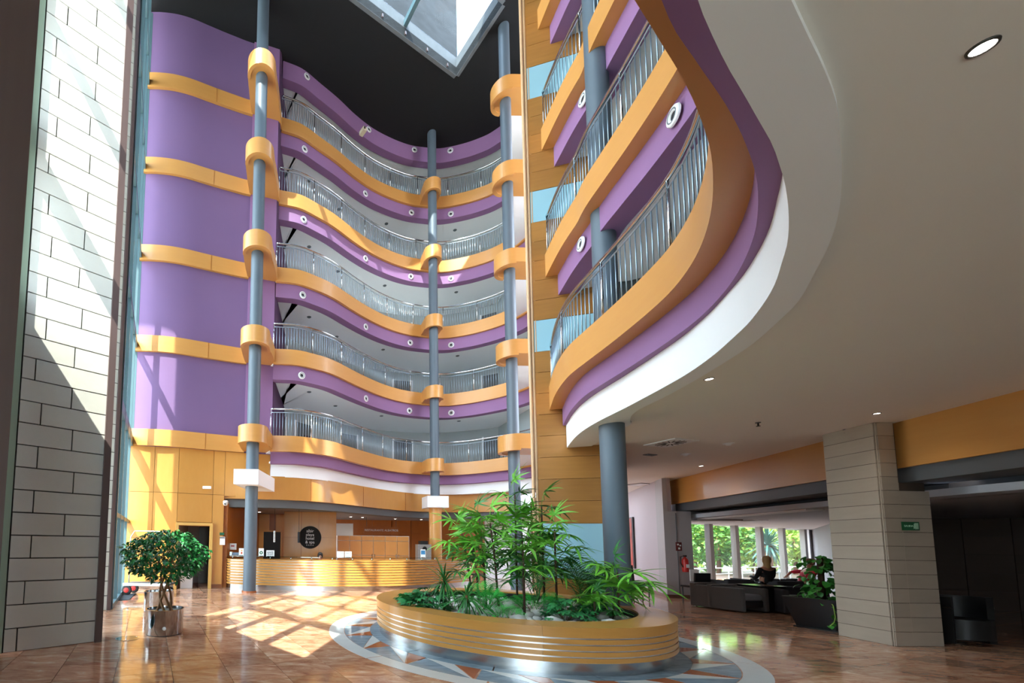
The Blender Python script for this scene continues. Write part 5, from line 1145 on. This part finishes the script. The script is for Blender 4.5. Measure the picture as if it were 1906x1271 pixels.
# ---- lobby ceiling fittings
for px, py, r_, pw, lab in ((1829, 87, .042, 25, 'large bright downlight at the top right of the lobby ceiling'), (1320, 705, .05, 18, 'warm lit downlight next to the edge of the white soffit'), (1632, 769, .045, 14, 'lit downlight just above the stone pillar'), (1305, 867, .055, 14, 'lit downlight near the wooden beam, right of the ceiling vent')):
    q = at_z(px, py, ZC); downlight(q.x, q.y, ZC-.001, r_, lab, pw, 'lobby downlights')
for px, py, lab in ((1356, 825, 'small white smoke detector right of the ceiling vent'), (1276, 845, 'small flat round detector below the ceiling vent')):
    q = at_z(px, py, ZC); t = thing('smoke_detector', lab, 'detector', (q.x, q.y, ZC-.05)); obj('base', MB().cyl((q.x, q.y), .09, ZC-.015, ZC, 24), WHITE, t, 40); obj('dome', MB().lathe((q.x, q.y, ZC-.015), [(.0001, -.035), (.035, -.03), (.055, 0)], 20), WHITE, t, 180)
for px, py, lab in ((1411, 786, 'small dark sprinkler head in the middle of the lobby ceiling'), (1574, 799, 'small dark sprinkler head left of the pillar top')):
    q = at_z(px, py, ZC); t = thing('sprinkler', lab, 'sprinkler', (q.x, q.y, ZC-.07)); obj('stem', MB().cyl((q.x, q.y), .012, ZC-.06, ZC, 8), DARK, t); obj('cup', MB().cyl((q.x, q.y), .035, ZC-.012, ZC, 16), GREYF, t); obj('deflector', MB().cyl((q.x, q.y), .028, ZC-.07, ZC-.062, 12), DARK, t)
q = at_z(1210, 846, ZC); t = thing('speaker_grille', 'dark slotted grille strip left below the ceiling vent', 'grille', (q.x, q.y, ZC-.02)); obj('frame', MB().box((q.x, q.y, ZC-.008), (.3, .12, .016), .3), GREYF, t)
for i in range(4): obj('slot', MB().box((q.x-.1+i*.066, q.y-.03+i*.02, ZC-.018), (.04, .08, .006), .3), DARK, t)
vc = at_z(1248, 823.5, ZC); t = thing('ceiling_vent', 'square white swirl diffuser with radiating dark slots in the lobby ceiling', 'vent', (vc.x, vc.y, ZC-.02)); va = .22
obj('plate', MB().box((vc.x, vc.y, ZC-.009), (.62, .62, .018), va), WHITE, t)
for i in range(16):
    a = va+2*PI*i/16+.1; r_ = .165; obj('slot', MB().box((vc.x+math.cos(a)*r_, vc.y+math.sin(a)*r_, ZC-.0195), (.17, .022, .006), a), DARK, t)
q = at_z(1191, 901, ZC); t = thing('ceiling_vent', 'flat pale square vent close to the mauve wall', 'vent', (q.x, q.y, ZC-.02)); obj('plate', MB().box((q.x, q.y, ZC-.01), (.6, .5, .02), .3), mat('vent_grey', '#8f8a88', .6), t); obj('inner_plate', MB().box((q.x, q.y, ZC-.022), (.48, .38, .006), .3), WHITE, t)
q = at_z(1392, 968, LZ); t = thing('ceiling_vent', 'lounge ceiling vent with dark slots above the window', 'vent', (q.x, q.y, LZ-.02)); obj('plate', MB().box((q.x, q.y, LZ-.01), (.7, .7, .02), .4), WHITE, t)
for i in range(6): obj('slot', MB().box((q.x-.2+i*.08, q.y, LZ-.022), (.04, .5, .006), .4), DARK, t)
# security camera on the top fascia
q = at_y(675, 249, 16.3); t = thing('wall_camera', 'small cream security camera box under the top purple fascia on the far side', 'camera', (q.x, 16.3, q.z)); obj('body', MB().box((q.x, 16.2, q.z), (.17, .3, .15), .5), mat('cream_plastic', '#d8cdb4', .5), t); obj('lens', MB().cyl((q.x+.05, 16.03), .03, q.z-.03, q.z+.03, 12), DARK, t); obj('bracket', MB().box((q.x, 16.33, q.z+.05), (.05, .2, .05), .5), WHITE, t)
